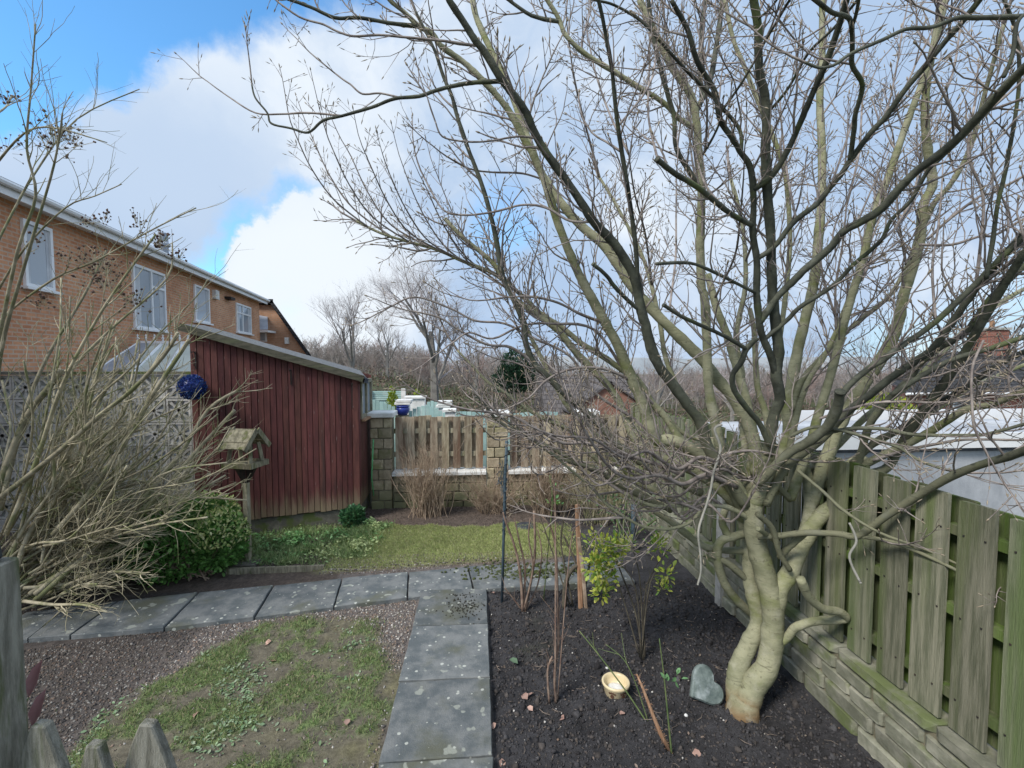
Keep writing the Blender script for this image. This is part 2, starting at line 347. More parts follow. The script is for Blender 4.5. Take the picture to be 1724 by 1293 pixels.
m_pink = mat('faded_pink_leaf', (.28, .17, .14), (.42, .28, .23), 12, .8, .2, var=.2)
m_hose = mat('green_pipe', (.10, .38, .14), (.14, .46, .2), 12, .5, 0, var=.05)

# ------------------------------------------------------------------ terrain
def fbm(x, y, s, z=0.0, o=4):
    return noise.fractal(Vector((x * s, y * s, z)), 1.0, 2.0, o)
def sstep(a, b, x):
    t = max(0, min(1, (x - a) / (b - a))); return t * t * (3 - 2 * t)
def land(x, y):
    z = -.12
    z -= 1.7 * sstep(11, 32, y) * sstep(-9, -3, x)
    z -= .9 * sstep(2.3, 3.4, x) + 1.1 * sstep(6, 16, x)
    z -= 1.0 * sstep(40, 120, y)
    return z
xs = sorted(set([-300, -200, -120, -80, -60, -40, -30, -22] + [x * 1.0 for x in range(-18, 31)] + [2.3, 2.6, 2.9, 3.2, 3.5] + [36, 44, 60, 80, 120, 200, 300]))
ys = sorted(set([-60, -30, -15, -8, -4] + [float(y) for y in range(-2, 50, 1)] + [56, 64, 75, 90, 110, 140, 200, 300, 450, 700]))
V = np.array([(x, y, land(x, y)) for y in ys for x in xs]); nx = len(xs)
Fq = np.array([(j * nx + i, j * nx + i + 1, (j + 1) * nx + i + 1, (j + 1) * nx + i) for j in range(len(ys) - 1) for i in range(nx - 1)])
o = npmesh('ground', V, Fq, m_land, smooth=True); o['kind'] = 'structure'
# far ridge of the valley side
mb = MB(); n = 60
for i in range(n + 1):
    x = -260 + 520 * i / n; h = 2.6 + 2.5 * fbm(x, 3, .01) + 1.2 * sstep(0, 200, x)
    mb.v += [Vector((x, 210, -6)), Vector((x, 250, h)), Vector((x, 330, h * .9)), ]
for i in range(n):
    a = i * 3; mb.f += [(a, a + 3, a + 4, a + 1), (a + 1, a + 4, a + 5, a + 2)]
m_hill = mat('hill', (.24, .27, .29), (.32, .34, .35), .05, .95, 0, var=0)
o = bake('hills', mb, m_hill, smooth=True); o['kind'] = 'structure'

GX0, GX1, GY0, GY1, ST = -6.6, 2.20, .3, 6.75, .03
def mossmask(x, y):                         # the patchy near lawn
    e = max(abs((x + 1.62) / .98), abs((y - 2.45) / 1.32))
    d = ((x + 1.40 - .06 * (y - 2.5)) / .86) ** 2 + ((y - 2.15) / 1.68) ** 4 * .9
    return sstep(1.12, .80, d + .28 * fbm(x, y, 2.2, 5))
def farlawn(x, y):
    return sstep(-1.75, -1.5, x + .1 * fbm(x, y, 4)) * sstep(1.25, 1.0, x) * sstep(4.78 + .09 * (x), 4.86 + .09 * x, y) * sstep(5.95, 5.8, y + .15 * fbm(x, y, 3))
def zone(x, y):
    n1 = fbm(x, y, 3.0); n2 = fbm(x, y, 14.0, 9); n3 = fbm(x, y, 1.3, 3)
    soil = np.array((.041, .040, .043)) * (1 + .35 * n1 + .3 * n2); soil2 = np.array((.12, .095, .08)) * (1 + .3 * n2)
    grav = np.array((.15, .13, .12)) * (1 + .35 * n2)
    dark = np.array((.055, .047, .043))
    mo = np.array((.14, .19, .075)) * (1 + .3 * n2); brown = np.array((.15, .135, .10)) * (1 + .3 * n2); olive = np.array((.24, .23, .06))
    z = 0.0
    if x > .085 and y < 4.3:
        c = soil; z = .022 * n1 + .02 * n2 - .005
        k = sstep(.7, .1, x - .08) * sstep(.0, .45, n3) * .5; c = c * (1 - k) + np.array((.06, .065, .03)) * k
    elif x > .9:
        c = soil * 1.25; z = .02 * n1 + .012 * n2
    elif y > 4.45 and farlawn(x, y) > .02:
        k = farlawn(x, y); g = np.array((.25, .27, .12)) * (1 + .25 * n2 + .2 * n1); c = soil2 * (1 - k) + g * k; z = .035 * k + .004 * n2
    elif y > 5.6: c = soil2; z = .012 * n2 + .03 * sstep(5.7, 6.4, y)
    elif y > 4.4:
        c = soil2 * .9 if x < -1.4 else grav; z = .01 * n2
    else:
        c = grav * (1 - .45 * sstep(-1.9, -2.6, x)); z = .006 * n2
        k = mossmask(x, y)
        if k > .01:
            q = sstep(-.12, .2, n1 + .4 * n2); mm = brown * (1 - q) + mo * q
            e = sstep(.95, .3, k + .5 * n1) * sstep(-1.5, -.8, x); mm = mm * (1 - e * .7) + olive * e * .7
            c = c * (1 - k) + mm * k; z += k * (.022 + .012 * n1 + .008 * n2)
    return z, np.clip(c, .008, 1)
gx = np.arange(GX0, GX1, ST); gy = np.arange(GY0, GY1, ST); V = []; C = []
for y in gy:
    for x in gx:
        z, c = zone(x, y); V.append((x, y, z)); C.append(c)
nx = len(gx); ii, jj = np.meshgrid(np.arange(nx - 1), np.arange(len(gy) - 1)); a = (jj * nx + ii).ravel()
Fq = np.stack([a, a + 1, a + nx + 1, a + nx], 1)
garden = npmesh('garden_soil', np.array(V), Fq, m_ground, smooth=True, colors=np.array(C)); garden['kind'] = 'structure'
ZG = np.array(V)[:, 2].reshape(len(gy), nx)
def zat(x, y):
    i = min(nx - 1, max(0, int(round((x - GX0) / ST)))); j = min(len(gy) - 1, max(0, int(round((y - GY0) / ST)))); return float(ZG[j, i])

# ------------------------------------------------------------------ path of slabs
path = bpy.data.objects.new('garden_path', None); COL.objects.link(path); path['kind'] = 'structure'; path.location = (-.23, 4.2, 0)
def slab(pts, z, tilt=0):
    mb = MB(); cx = sum(p[0] for p in pts) / 4; cy = sum(p[1] for p in pts) / 4
    ins = .009; q = []
    for x, y in pts:
        d = math.hypot(x - cx, y - cy); q.append((cx + (x - cx) * (1 - ins / d), cy + (y - cy) * (1 - ins / d)))
    # chipped outline: extra points along the edge
    e = []
    for i in range(4):
        a, b = q[i], q[(i + 1) % 4]
        for k in range(7):
            t = k / 7; jx, jy = (rng.uniform(-.0028, .0028), rng.uniform(-.0028, .0028)); e.append((a[0] + (b[0] - a[0]) * t + jx, a[1] + (b[1] - a[1]) * t + jy))
    n = len(e); tz = [z + tilt * (x - cx) for x, y in e]
    mb.v = [Vector((x, y, -.03)) for x, y in e] + [Vector((x, y, t - .005)) for (x, y), t in zip(e, tz)] + \
           [Vector((cx + (x - cx) * .985, cy + (y - cy) * .985, t)) for (x, y), t in zip(e, tz)]
    for r in range(2): mb.f += [(r * n + i, r * n + (i + 1) % n, (r + 1) * n + (i + 1) % n, (r + 1) * n + i) for i in range(n)]
    mb.f.append(tuple(range(2 * n, 3 * n)))
    base = origin(path); c = Vector((cx, cy, 0))
    return bake('slab', mb, m_slab, path, loc=c - base)
bot = [(-60, 1090), (45, 1076), (116, 1070.5), (276, 1057.5), (428, 1039), (562, 1022.6), (686, 1006), (798, 993.5), (893, 988), (984, 981), (1070, 977)]
top = [(45, 1030), (115, 1021), (199, 1012), (335, 997), (461, 985), (576.5, 973.5), (688, 962), (788, 953.5), (874, 949), (957, 944), (1040, 939)]
for i in range(len(bot) - 1):
    p = [gz(*q, .035) for q in (bot[i], bot[i + 1], top[i + 1], top[i])]
    slab([(v.x, v.y) for v in p], .035 + rng.uniform(-.004, .006), rng.uniform(-.01, .01))
yy = [4.20, 3.62, 2.985, 2.37, 1.76, 1.15, .54]
for i in range(6):
    y1, y0 = yy[i], yy[i + 1]
    slab([(-.535, y0), (.075, y0), (.078, y1), (-.532, y1)], .037 + rng.uniform(-.004, .004), rng.uniform(-.008, .008))
# soil spilled on the junction slab
n = 160; pp = np.stack([npr.normal(-.12, .09, n), npr.normal(3.9, .11, n), np.full(n, .042)], 1)
pp = pp[(pp[:, 1] < 4.15) & (pp[:, 0] < .06)]
o = scatter('soil_crumbs_on_slab', OCT[0], OCT[1], pp, npr.uniform(.003, .011, len(pp)), rotmats(len(pp)), m_clod, tones=np.tile([[.04, .038, .03]], (len(pp), 1)), jit=.3); o['kind'] = 'stuff'
n = 420; pp = np.stack([npr.normal(.42, .28, n), npr.normal(4.52, .13, n), np.full(n, .041)], 1); pp = pp[(np.abs(pp[:, 1] - 4.56) < .22)]
o = scatter('moss_on_path', OCT[0], OCT[1], pp, npr.uniform(.006, .022, len(pp)), rotmats(len(pp), .2), m_clod, tones=np.tile([[.06, .075, .025]], (len(pp), 1)), jit=.3); o['kind'] = 'stuff'

# ------------------------------------------------------------------ gravel, crumbs, grass
def onpath(x, y):
    if -.55 < x < .09 and y < 4.25: return True
    yb = 4.19 + .22 * (x + .64) if x < -.64 else 4.19 + .15 * (x + .64)
    return yb - .01 < y < yb + .50 and x < 1.4
def pts(n, x0, x1, y0, y1, f, zo=0.0):
    out = []
    while len(out) < n:
        x = rng.uniform(x0, x1); y = rng.uniform(y0, y1)
        if rng.random() < f(x, y): out.append((x, y, zat(x, y) + zo))
    return np.array(out)
def fgrav(x, y):
    if onpath(x, y): return 0
    return (1 - mossmask(x, y)) * (1.0 if x > -1.6 else .75) + .03
p = pts(26000, -3.9, -.54, 1.0, 4.2, fgrav)
def pal(cols, n, v=.25):
    c = np.array(cols)[npr.randint(0, len(cols), n)]; return c * (1 + npr.uniform(-v, v, (n, 1)))
GR = [(.22, .19, .165), (.15, .135, .125), (.30, .27, .24), (.19, .145, .115), (.11, .10, .10), (.11, .10, .10), (.26, .19, .15), (.14, .12, .10), (.44, .42, .39)]
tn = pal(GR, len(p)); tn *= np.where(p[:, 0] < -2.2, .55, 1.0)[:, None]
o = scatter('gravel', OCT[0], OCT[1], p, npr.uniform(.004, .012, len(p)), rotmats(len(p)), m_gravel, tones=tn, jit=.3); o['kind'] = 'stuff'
p = pts(3500, -1.6, .9, 4.65, 5.0, lambda x, y: 0 if onpath(x, y) else 1)
o = scatter('gravel_beyond_path', OCT[0], OCT[1], p, npr.uniform(.004, .012, len(p)), rotmats(len(p)), m_gravel, tones=pal(GR, len(p)), jit=.3); o['kind'] = 'stuff'
p = pts(22000, .085, 2.1, 1.0, 4.3, lambda x, y: 0 if onpath(x, y) else 1)
sz = npr.uniform(.003, .013, len(p)) * (1 + .9 * (npr.uniform(size=len(p)) > .99)) * (1 + 1.3 * (npr.uniform(size=len(p)) > .96))
o = scatter('soil_crumbs', OCT[0], OCT[1], p, sz, rotmats(len(p)), m_clod, tones=pal([(.045, .043, .046), (.062, .06, .063), (.03, .028, .03), (.066, .058, .054)], len(p)), jit=.35); o['kind'] = 'stuff'
p = pts(700, .1, 2.1, 1.0, 4.3, lambda x, y: 0 if onpath(x, y) else 1, .004)
o = scatter('leaf_litter', LEAF[0], LEAF[1], p, npr.uniform(.008, .026, len(p)), rotmats(len(p), .6), m_clod, tones=pal([(.10, .08, .065), (.16, .125, .10), (.07, .06, .05), (.22, .17, .14)], len(p))); o['kind'] = 'stuff'
mbl = MB()
for q_ in pts(260, .1, 2.1, 1.0, 4.3, lambda x, y: 0 if onpath(x, y) else 1, .006):
    a_ = Vector(q_); an_ = rng.uniform(0, 6.3); l_ = rng.uniform(.02, .09); mbl.tube([a_, a_ + Vector((math.cos(an_), math.sin(an_), .12)) * l_ * .5, a_ + Vector((math.cos(an_ + .3), math.sin(an_ + .3), .05)) * l_], [.0014, .0018, .001], 3)
o = bake('twig_litter', mbl, m_clodtw); o['kind'] = 'stuff'
p = pts(300, .1, 2.1, 1.2, 4.2, lambda x, y: 0 if onpath(x, y) else 1, .006)
o = scatter('pale_chips_on_soil', OCT[0], OCT[1], p, npr.uniform(.003, .009, len(p)), rotmats(len(p), .5), m_gravel, tones=pal([(.35, .33, .3), (.2, .17, .14), (.5, .48, .45), (.16, .11, .08)], len(p)), jit=.4); o['kind'] = 'stuff'
p = pts(9000, -1.7, 2.1, 5.75, 6.7, lambda x, y: 1)
o = scatter('bark_mulch', OCT[0], OCT[1], p, np.stack([npr.uniform(.004, .016, len(p)), npr.uniform(.003, .008, len(p)), npr.uniform(.002, .005, len(p))], 1), rotmats(len(p), .5), m_clod,
            tones=pal([(.10, .075, .06), (.07, .05, .04), (.15, .12, .10), (.05, .04, .035)], len(p)), jit=.3); o['kind'] = 'stuff'
p = pts(60000, -1.8, 1.3, 4.72, 6.0, farlawn, -.004)
o = scatter('far_lawn', BLADE[0], BLADE[1], p, np.stack([npr.uniform(.02, .034, len(p))] * 3, 1) * [1, 1.2, .7], rotmats(len(p), .45), m_grass,
            tones=pal([(.36, .42, .16), (.43, .46, .20), (.29, .36, .12), (.48, .47, .26)], len(p))); o['kind'] = 'stuff'
p = pts(36000, -3.0, -.5, .9, 4.1, lambda x, y: 0 if onpath(x, y) else mossmask(x, y) ** 2 * sstep(-.3, .35, fbm(x, y, 3.0) + .4 * fbm(x, y, 14, 9)) + .004, -.004)
o = scatter('near_lawn', BLADE[0], BLADE[1], p, npr.uniform(.012, .034, len(p)), rotmats(len(p), .9), m_grass,
            tones=pal([(.20, .29, .11), (.26, .32, .13), (.15, .22, .08), (.34, .33, .19), (.24, .22, .14)], len(p))); o['kind'] = 'stuff'
p = pts(1800, -2.7, -.8, 1.3, 3.7, lambda x, y: mossmask(x, y) * sstep(.05, .3, fbm(x, y, 2.4, 20)), .006)
o = scatter('clover_and_weeds', LEAF[0], LEAF[1], p, npr.uniform(.012, .032, len(p)), rotmats(len(p), .5), m_leafy,
            tones=pal([(.22, .33, .18), (.27, .38, .22), (.17, .27, .13), (.30, .36, .24)], len(p))); o['kind'] = 'stuff'
# herbs in front of the shed
def herbf(x, y):
    k = sstep(-3.1, -2.85, x) * sstep(-1.05, -1.35, x) * sstep(4.85, 5.0, y + .1 * fbm(x, y, 5)) * sstep(6.1, 5.85, y)
    return k * (.18 + sstep(-.05, .25, fbm(x, y, 2.6, 31)))
p = pts(6500, -3.2, -1.0, 4.8, 6.1, herbf)
p[:, 2] += npr.uniform(0, .085, len(p)) * (.3 + np.array([max(0, fbm(x, y, 3.2, 40)) * 2.2 for x, y, z in p]))
tn = pal([(.20, .42, .14), (.26, .50, .18), (.15, .33, .11), (.35, .55, .24)], len(p)); k = np.array([sstep(-.15, .3, fbm(x, y, 1.7, 50) + (.25 if x > -2.1 and y < 5.4 else -.2)) for x, y, z in p])[:, None]
tn = tn * (1 - k) + np.array([[.52, .60, .28]]) * k
o = scatter('ground_cover_herbs', LEAF[0], LEAF[1], p, npr.uniform(.018, .045, len(p)), rotmats(len(p), .6), m_leafy, tones=tn); o['kind'] = 'stuff'
p = pts(14000, -3.2, -1.0, 4.75, 6.0, herbf, 0)
o = scatter('rough_grass_by_shed', BLADE[0], BLADE[1], p, npr.uniform(.03, .07, len(p)), rotmats(len(p), .8), m_grass,
            tones=pal([(.26, .36, .15), (.38, .44, .22), (.20, .29, .11)], len(p))); o['kind'] = 'stuff'
# low lawn edging board
mb = MB()
a, b = gz(380, 968, .0), gz(545, 962, .0); u = (b - a).normalized(); v = Vector((-u.y, u.x, 0))
mb.quadbox(a, u, v, Vector((0, 0, 1)), (0, (b - a).length), (0, .03), (-.02, .06))
o = bake('edging_board', mb, m_oldwood); tag(tloc(o, a), 'low weathered timber edging board in front of the bird table', 'edging')

# ------------------------------------------------------------------ twig growth
def rperp(d, r=rng):
    v = Vector((r.gauss(0, 1), r.gauss(0, 1), r.gauss(0, 1))); v -= d * v.dot(d)
    return v.normalized() if v.length > 1e-6 else d.orthogonal().normalized()
UP = Vector((0, 0, 1))
def grow(mb, p, d, ln, r, lv, up=.12, seg=.045, wob=.16, kids=(3, 6), buds=None, n=4, kscale=.5, budl=.022, spread=.85):
    m = max(3, int(ln / seg)); P = [p.copy()]; Rr = [r]; d = d.normalized()
    side = rperp(d)
    for i in range(m):
        d = (d + rperp(d) * rng.uniform(0, wob) + UP * up * (ln / m) / .05 * .6).normalized()
        P.append(P[-1] + d * (ln / m)); Rr.append(r * (1 - .55 * (i + 1) / m) * (1.18 if rng.random() < .25 else 1))
    mb.tube(P, Rr, n, cap=False)
    if buds is not None: buds.spindle(P[-1], d, budl * rng.uniform(.7, 1.3), Rr[-1] * 1.3 + .0016, 4)
    if lv > 0:
        c = rng.randint(*kids)
        for k in range(c):
            t = rng.uniform(.18, .96); i = min(m - 1, int(t * m)); q = P[i].lerp(P[i + 1], t * m - i)
            dd = (P[i + 1] - P[i]).normalized(); side = (side * -1 + rperp(dd) * .7).normalized()
            nd = (dd * .75 + side * spread + UP * .15).normalized()
            grow(mb, q, nd, ln * kscale * rng.uniform(.5, 1.1) * (1.15 - .5 * t), Rr[i] * .72, lv - 1, up, seg, wob, (max(0, kids[0] - 2), max(1, kids[1] - 2)), buds, max(3, n - 1) if lv > 1 else 3, kscale, budl, spread)
def smooth_path(P, Rr, per=4):
    out = []; ro = []; m = len(P)
    for i in range(m - 1):
        p0 = P[max(0, i - 1)]; p1 = P[i]; p2 = P[i + 1]; p3 = P[min(m - 1, i + 2)]
        for k in range(per):
            t = k / per; t2 = t * t; t3 = t2 * t
            out.append(.5 * ((2 * p1) + (p2 - p0) * t + (2 * p0 - 5 * p1 + 4 * p2 - p3) * t2 + (3 * p1 - p0 - 3 * p2 + p3) * t3))
            ro.append(Rr[i] * (1 - t) + Rr[i + 1] * t)
    out.append(P[-1]); ro.append(Rr[-1]); return out, ro

# ------------------------------------------------------------------ the magnolia
tb = gz(1250, 1200, 0)
tree = thing('magnolia_tree', 'large bare multi-stemmed magnolia tree with pale green bark beside the timber fence', 'tree', (tb.x, tb.y, 0))
LIMBS = []                                  # placed limb sample points: (px, py, world)
def proj(p):
    q = p - CAM; z = q.dot(fwd); return (W0 / 2 + F * q.dot(rgt) / z, H0 / 2 - F * q.dot(upv) / z)
fine = MB(); buds = MB(); fine2 = MB()
def limb(pts_, w0, w1, d1, d0=None, mat_=None, name='branch', dens=1.0, blunt=False, tw=(.18, .6), frm=.22, snap=34, sides=8, curve=1.0, mid=None):
    """pts_: picture positions from the base outwards; w0,w1 thickness; d0,d1 depth at base and tip"""
    P0 = None
    if d0 is None and LIMBS:
        best = min(LIMBS, key=lambda s: (s[0] - pts_[0][0]) ** 2 + (s[1] - pts_[0][1]) ** 2)
        if math.hypot(best[0] - pts_[0][0], best[1] - pts_[0][1]) < snap: P0 = best[2]; d0 = best[2].y
    if d0 is None: d0 = 2.8
    if name == 'branch': w0 = w0 * (.82 if w0 > 14 else .93); w1 *= .93
    ls = [0]
    for a, b in zip(pts_, pts_[1:]): ls.append(ls[-1] + math.hypot(a[0] - b[0], a[1] - b[1]))
    T = [l / ls[-1] for l in ls]; P = []; Rr = []
    for (x, y), t in zip(pts_, T):
        Y = d0 + (d1 - d0) * (t ** curve)
        p = at(x, y, Y); P.append(p); Rr.append((w0 + (w1 - w0) * t) / 2 * ((p - CAM).dot(fwd)) / F)
    if P0 is not None: P[0] = P0
    P, Rr = smooth_path(P, Rr, 5)
    for i in range(len(P)):
        j = .05 * Rr[i]; P[i] = P[i] + Vector((rng.uniform(-j, j), rng.uniform(-j, j), rng.uniform(-j, j))); Rr[i] *= 1 + .12 * noise.noise(P[i] * 9) + (.07 if rng.random() < .15 else 0)
    mb = MB(); mb.tube(P, Rr, sides)
    if blunt: mb.tube([P[-1], P[-1] + (P[-1] - P[-2]).normalized() * .006], [Rr[-1] * 1.12, Rr[-1] * 1.05], sides)
    wm = (w0 + w1) / 2
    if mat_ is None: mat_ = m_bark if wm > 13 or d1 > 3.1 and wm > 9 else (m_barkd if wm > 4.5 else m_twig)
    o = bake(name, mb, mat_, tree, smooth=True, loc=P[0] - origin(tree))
    for i, p in enumerate(P): LIMBS.append((*proj(p), p))
    # side shoots
    tot = sum((P[i + 1] - P[i]).length for i in range(len(P) - 1)); acc = 0; nxt = tot * frm
    step = lambda: rng.uniform(.045, .125) / max(.01, dens)
    side = 1
    if dens > 0:
        for i in range(len(P) - 1):
            sl = (P[i + 1] - P[i]).length
            while acc + sl > nxt:
                t = (nxt - acc) / sl; q = P[i].lerp(P[i + 1], t); d = (P[i + 1] - P[i]).normalized(); fr = nxt / tot
                sd = rperp(d); nd = (d * rng.uniform(.45, .95) + sd * rng.uniform(.6, .95) + UP * .25).normalized()
                if q.y < 2.1 and nd.y < 0: nd.y *= .2
                ln = rng.uniform(*tw) * (1.1 - .45 * fr)
                grow(fine if q.y < 2.9 else fine2, q, nd, ln, min(.0066, Rr[i] * .55) * rng.uniform(.65, 1.05), 2 if ln > .36 else 1, up=rng.uniform(.04, .17), wob=.3, buds=buds, kids=(2, 6), budl=.026)
                nxt += step()
            acc += sl
    if not blunt and dens > 0:               # the leader runs on into a fine tip
        d = (P[-1] - P[-2]).normalized()
        if w1 <= 6: grow(fine, P[-1], d, rng.uniform(.2, .4), Rr[-1], 2, buds=buds, kids=(3, 5), n=5)
    return P
T0 = dict(dens=0, sides=14)
A = limb([(1249, 1212), (1258, 1185), (1272, 1150), (1293, 1118), (1301, 1060), (1299, 1013), (1288, 967), (1276, 924), (1268, 878), (1268, 835)], 38, 30, 2.82, tb.y, m_bark, 'trunk', **T0)
foot = MB(); foot.tube([Vector((tb.x, tb.y, -.03)), Vector((tb.x + .002, tb.y, .025)), Vector((tb.x + .012, tb.y, .075))], [.108, .092, .078], 14)
bake('trunk_foot', foot, m_bark, tree, smooth=True)
limb([(1240, 1185), (1238, 1150), (1245, 1118), (1262, 1083), (1276, 1052), (1272, 1015), (1264, 980), (1262, 943), (1258, 900), (1246, 850)], 31, 20, 3.0, tb.y + .07, m_bark, 'trunk', **T0)
limb([(1302, 1040), (1312, 995), (1332, 960), (1351, 916), (1378, 872), (1409, 845), (1429, 812), (1460, 773)], 28, 20, 2.75, None, m_bark, 'trunk', **T0)
limb([(1345, 935), (1360, 880), (1363, 825), (1351, 781)], 26, 18, 2.85, None, m_bark, **T0)
limb([(1268, 850), (1290, 800), (1296, 755)], 34, 22, 2.7, None, m_bark, **T0)
limb([(1262, 870), (1240, 820), (1215, 785), (1205, 740)], 30, 20, 2.95, None, m_bark, **T0)
limb([(1255, 880), (1262, 820), (1270, 770), (1268, 730)], 30, 20, 2.95, None, m_bark, **T0)
limb([(1318, 1095), (1326, 1072), (1340, 1056), (1371, 1046), (1405, 1044), (1424, 1040), (1412, 1030), (1386, 1025), (1362, 1005), (1348, 975)], 16, 15, 2.38, None, m_bark, **T0)
limb([(1268, 1035), (1240, 1010), (1218, 978), (1208, 940), (1213, 912), (1240, 902), (1264, 896)], 18, 15, 2.85, 2.98, m_bark, **T0)
limb([(1226, 902), (1216, 880), (1222, 855), (1235, 820)], 14, 11, 3.0, None, m_bark, **T0)
limb([(1264, 978), (1246, 965), (1225, 948), (1196, 934)], 12, 11, 2.9, None, m_barkd, blunt=True, **T0)
limb([(1262, 924), (1216, 926), (1185, 920), (1158, 901), (1123, 874), (1085, 850), (1050, 825), (1000, 788), (950, 765), (900, 742), (860, 715)], 16, 5, 3.1, None, m_bark, frm=.45, dens=.7, curve=.7)
# big limbs to the left
limb([(1245, 850), (1215, 800), (1180, 768), (1152, 750), (1125, 742), (1106, 740), (1092, 712), (1080, 676), (1060, 630), (1042, 585), (1020, 545), (988, 487), (967, 445), (941, 380), (916, 303), (898, 262), (881, 232), (863, 197), (842, 167), (816, 139), (788, 111), (770, 97), (742, 77), (728, 56), (705, 44), (680, 20), (656, 0), (640, -25)], 29, 7, 2.6, 2.95, m_bark, frm=.35)
limb([(1255, 850), (1215, 790), (1190, 750), (1180, 712), (1157, 681), (1130, 644), (1109, 616), (1095, 581), (1087, 549), (1078, 517), (1072, 482), (1062, 454), (1034, 410), (999, 373), (978, 340), (946, 294), (918, 255), (898, 220), (886, 190), (863, 158), (842, 130), (816, 88), (798, 65), (779, 35), (756, 0), (745, -30)], 24, 12, 2.1, 2.8, m_barkd, frm=.4)
limb([(1077, 485), (1072, 436), (1067, 389), (1060, 338), (1053, 292), (1046, 250), (1037, 186), (1030, 116), (1021, 65), (1014, 28), (1005, -10)], 9, 7, 2.0, None, m_barkd, frm=.15)
limb([(1275, 800), (1269, 742), (1257, 709), (1236, 672), (1208, 639), (1181, 604), (1153, 577), (1118, 542), (1083, 505), (1057, 473), (1020, 417), (978, 380), (946, 343), (923, 310), (905, 278), (880, 210), (855, 140), (825, 81), (811, 51), (800, 23), (793, -20)], 27, 10, 3.5, 2.9, m_bark, frm=.35)
limb([(1250, 860), (1222, 800), (1208, 732), (1201, 697), (1192, 640), (1190, 570), (1186, 500), (1181, 482), (1179, 412), (1181, 320), (1176, 250), (1172, 200), (1162, 158), (1130, 111), (1102, 53), (1077, 0)], 22, 12, 3.0, 2.85, m_bark, frm=.3)
limb([(1173, 190), (1185, 160), (1197, 130), (1209, 58), (1218, -10)], 10, 8, 3.1, None, m_barkd, frm=.1)
limb([(1174, 165), (1179, 93), (1188, -10)], 9, 7, 3.2, None, m_barkd, frm=.1)
limb([(1285, 790), (1269, 732), (1257, 674), (1246, 639), (1236, 604), (1222, 558), (1205, 515), (1192, 462)], 20, 12, 3.3, 2.95, m_bark, dens=.4)
# twin dark stems in the middle
limb([(1294, 765), (1299, 720), (1306, 690), (1313, 669), (1307, 630), (1311, 593), (1306, 546), (1301, 500), (1299, 459), (1297, 389), (1292, 320), (1289, 260), (1290, 209), (1288, 162), (1278, 116), (1276, 46), (1267, -10)], 22, 14, 2.0, 2.7, m_barkd, frm=.4)
limb([(1305, 650), (1299, 604), (1283, 565), (1276, 528), (1281, 545), (1274, 494), (1274, 436), (1267, 389), (1269, 343), (1264, 285), (1248, 258), (1232, 232), (1213, 202), (1202, 151), (1174, 104), (1158, 51), (1130, 0)][0:3] + [(1277, 530), (1274, 494), (1274, 436), (1267, 389), (1269, 343), (1264, 285), (1248, 258), (1232, 232), (1213, 202), (1202, 151), (1174, 104), (1158, 51), (1130, 0)], 15, 8, 2.0, None, m_barkd, frm=.4)
limb([(1272, 325), (1299, 296), (1325, 255), (1350, 200), (1372, 148), (1392, 103), (1415, 35), (1430, -15)], 11, 11, 1.8, None, m_barkd, frm=.2)
limb([(1274, 437), (1302, 417), (1329, 382), (1348, 364), (1376, 343), (1398, 315), (1417, 292), (1431, 271), (1463, 227), (1491, 197), (1524, 151), (1561, 107), (1591, 70), (1616, 42), (1655, -8)], 9, 10, 1.7, None, m_barkd, frm=.3)
limb([(1428, 267), (1438, 218), (1440, 193), (1452, 144), (1435, 111), (1435, 81), (1433, 39), (1421, 26), (1401, 21), (1365, -6)], 8, 8, 1.65, None, m_barkd, dens=.5)
limb([(1435, 45), (1441, 25), (1447, -8)], 6, 6, 1.6, None, m_barkd, dens=0)
limb([(1290, 540), (1309, 500), (1336, 473), (1357, 452), (1398, 417), (1421, 389), (1454, 371), (1486, 350), (1510, 322), (1542, 289), (1579, 262), (1614, 232), (1642, 202), (1672, 169), (1700, 139), (1760, 80)], 12, 16, 1.5, None, m_barkd, frm=.35)
limb([(1293, 572), (1324, 540), (1347, 517), (1401, 482), (1435, 447), (1463, 424), (1486, 401), (1500, 371), (1533, 338), (1561, 289), (1579, 271), (1612, 240)], 8, 6, 1.9, None, m_barkd, frm=.3)
limb([(1295, 750), (1280, 715), (1262, 693), (1243, 668), (1234, 650), (1234, 630), (1248, 609), (1257, 588), (1275, 568)], 10, 10, 2.35, 2.65, m_barkd, dens=.2)
limb([(1255, 588), (1222, 567), (1176, 546), (1146, 532), (1118, 514)], 8, 7, 2.2, None, m_barkd, dens=.5, blunt=True)
limb([(1265, 378), (1232, 361), (1209, 343), (1174, 315), (1139, 294), (1107, 269)], 9, 10, 1.95, None, m_barkd, dens=.3, blunt=True)
limb([(1270, 489), (1232, 473), (1204, 459), (1162, 443), (1107, 444)], 6, 6, 2.0, None, m_barkd, dens=.4, blunt=True)
limb([(1080, 521), (1062, 510), (1036, 484), (1020, 463), (999, 445)], 8, 7, 2.4, None, m_barkd, dens=.4, blunt=True)
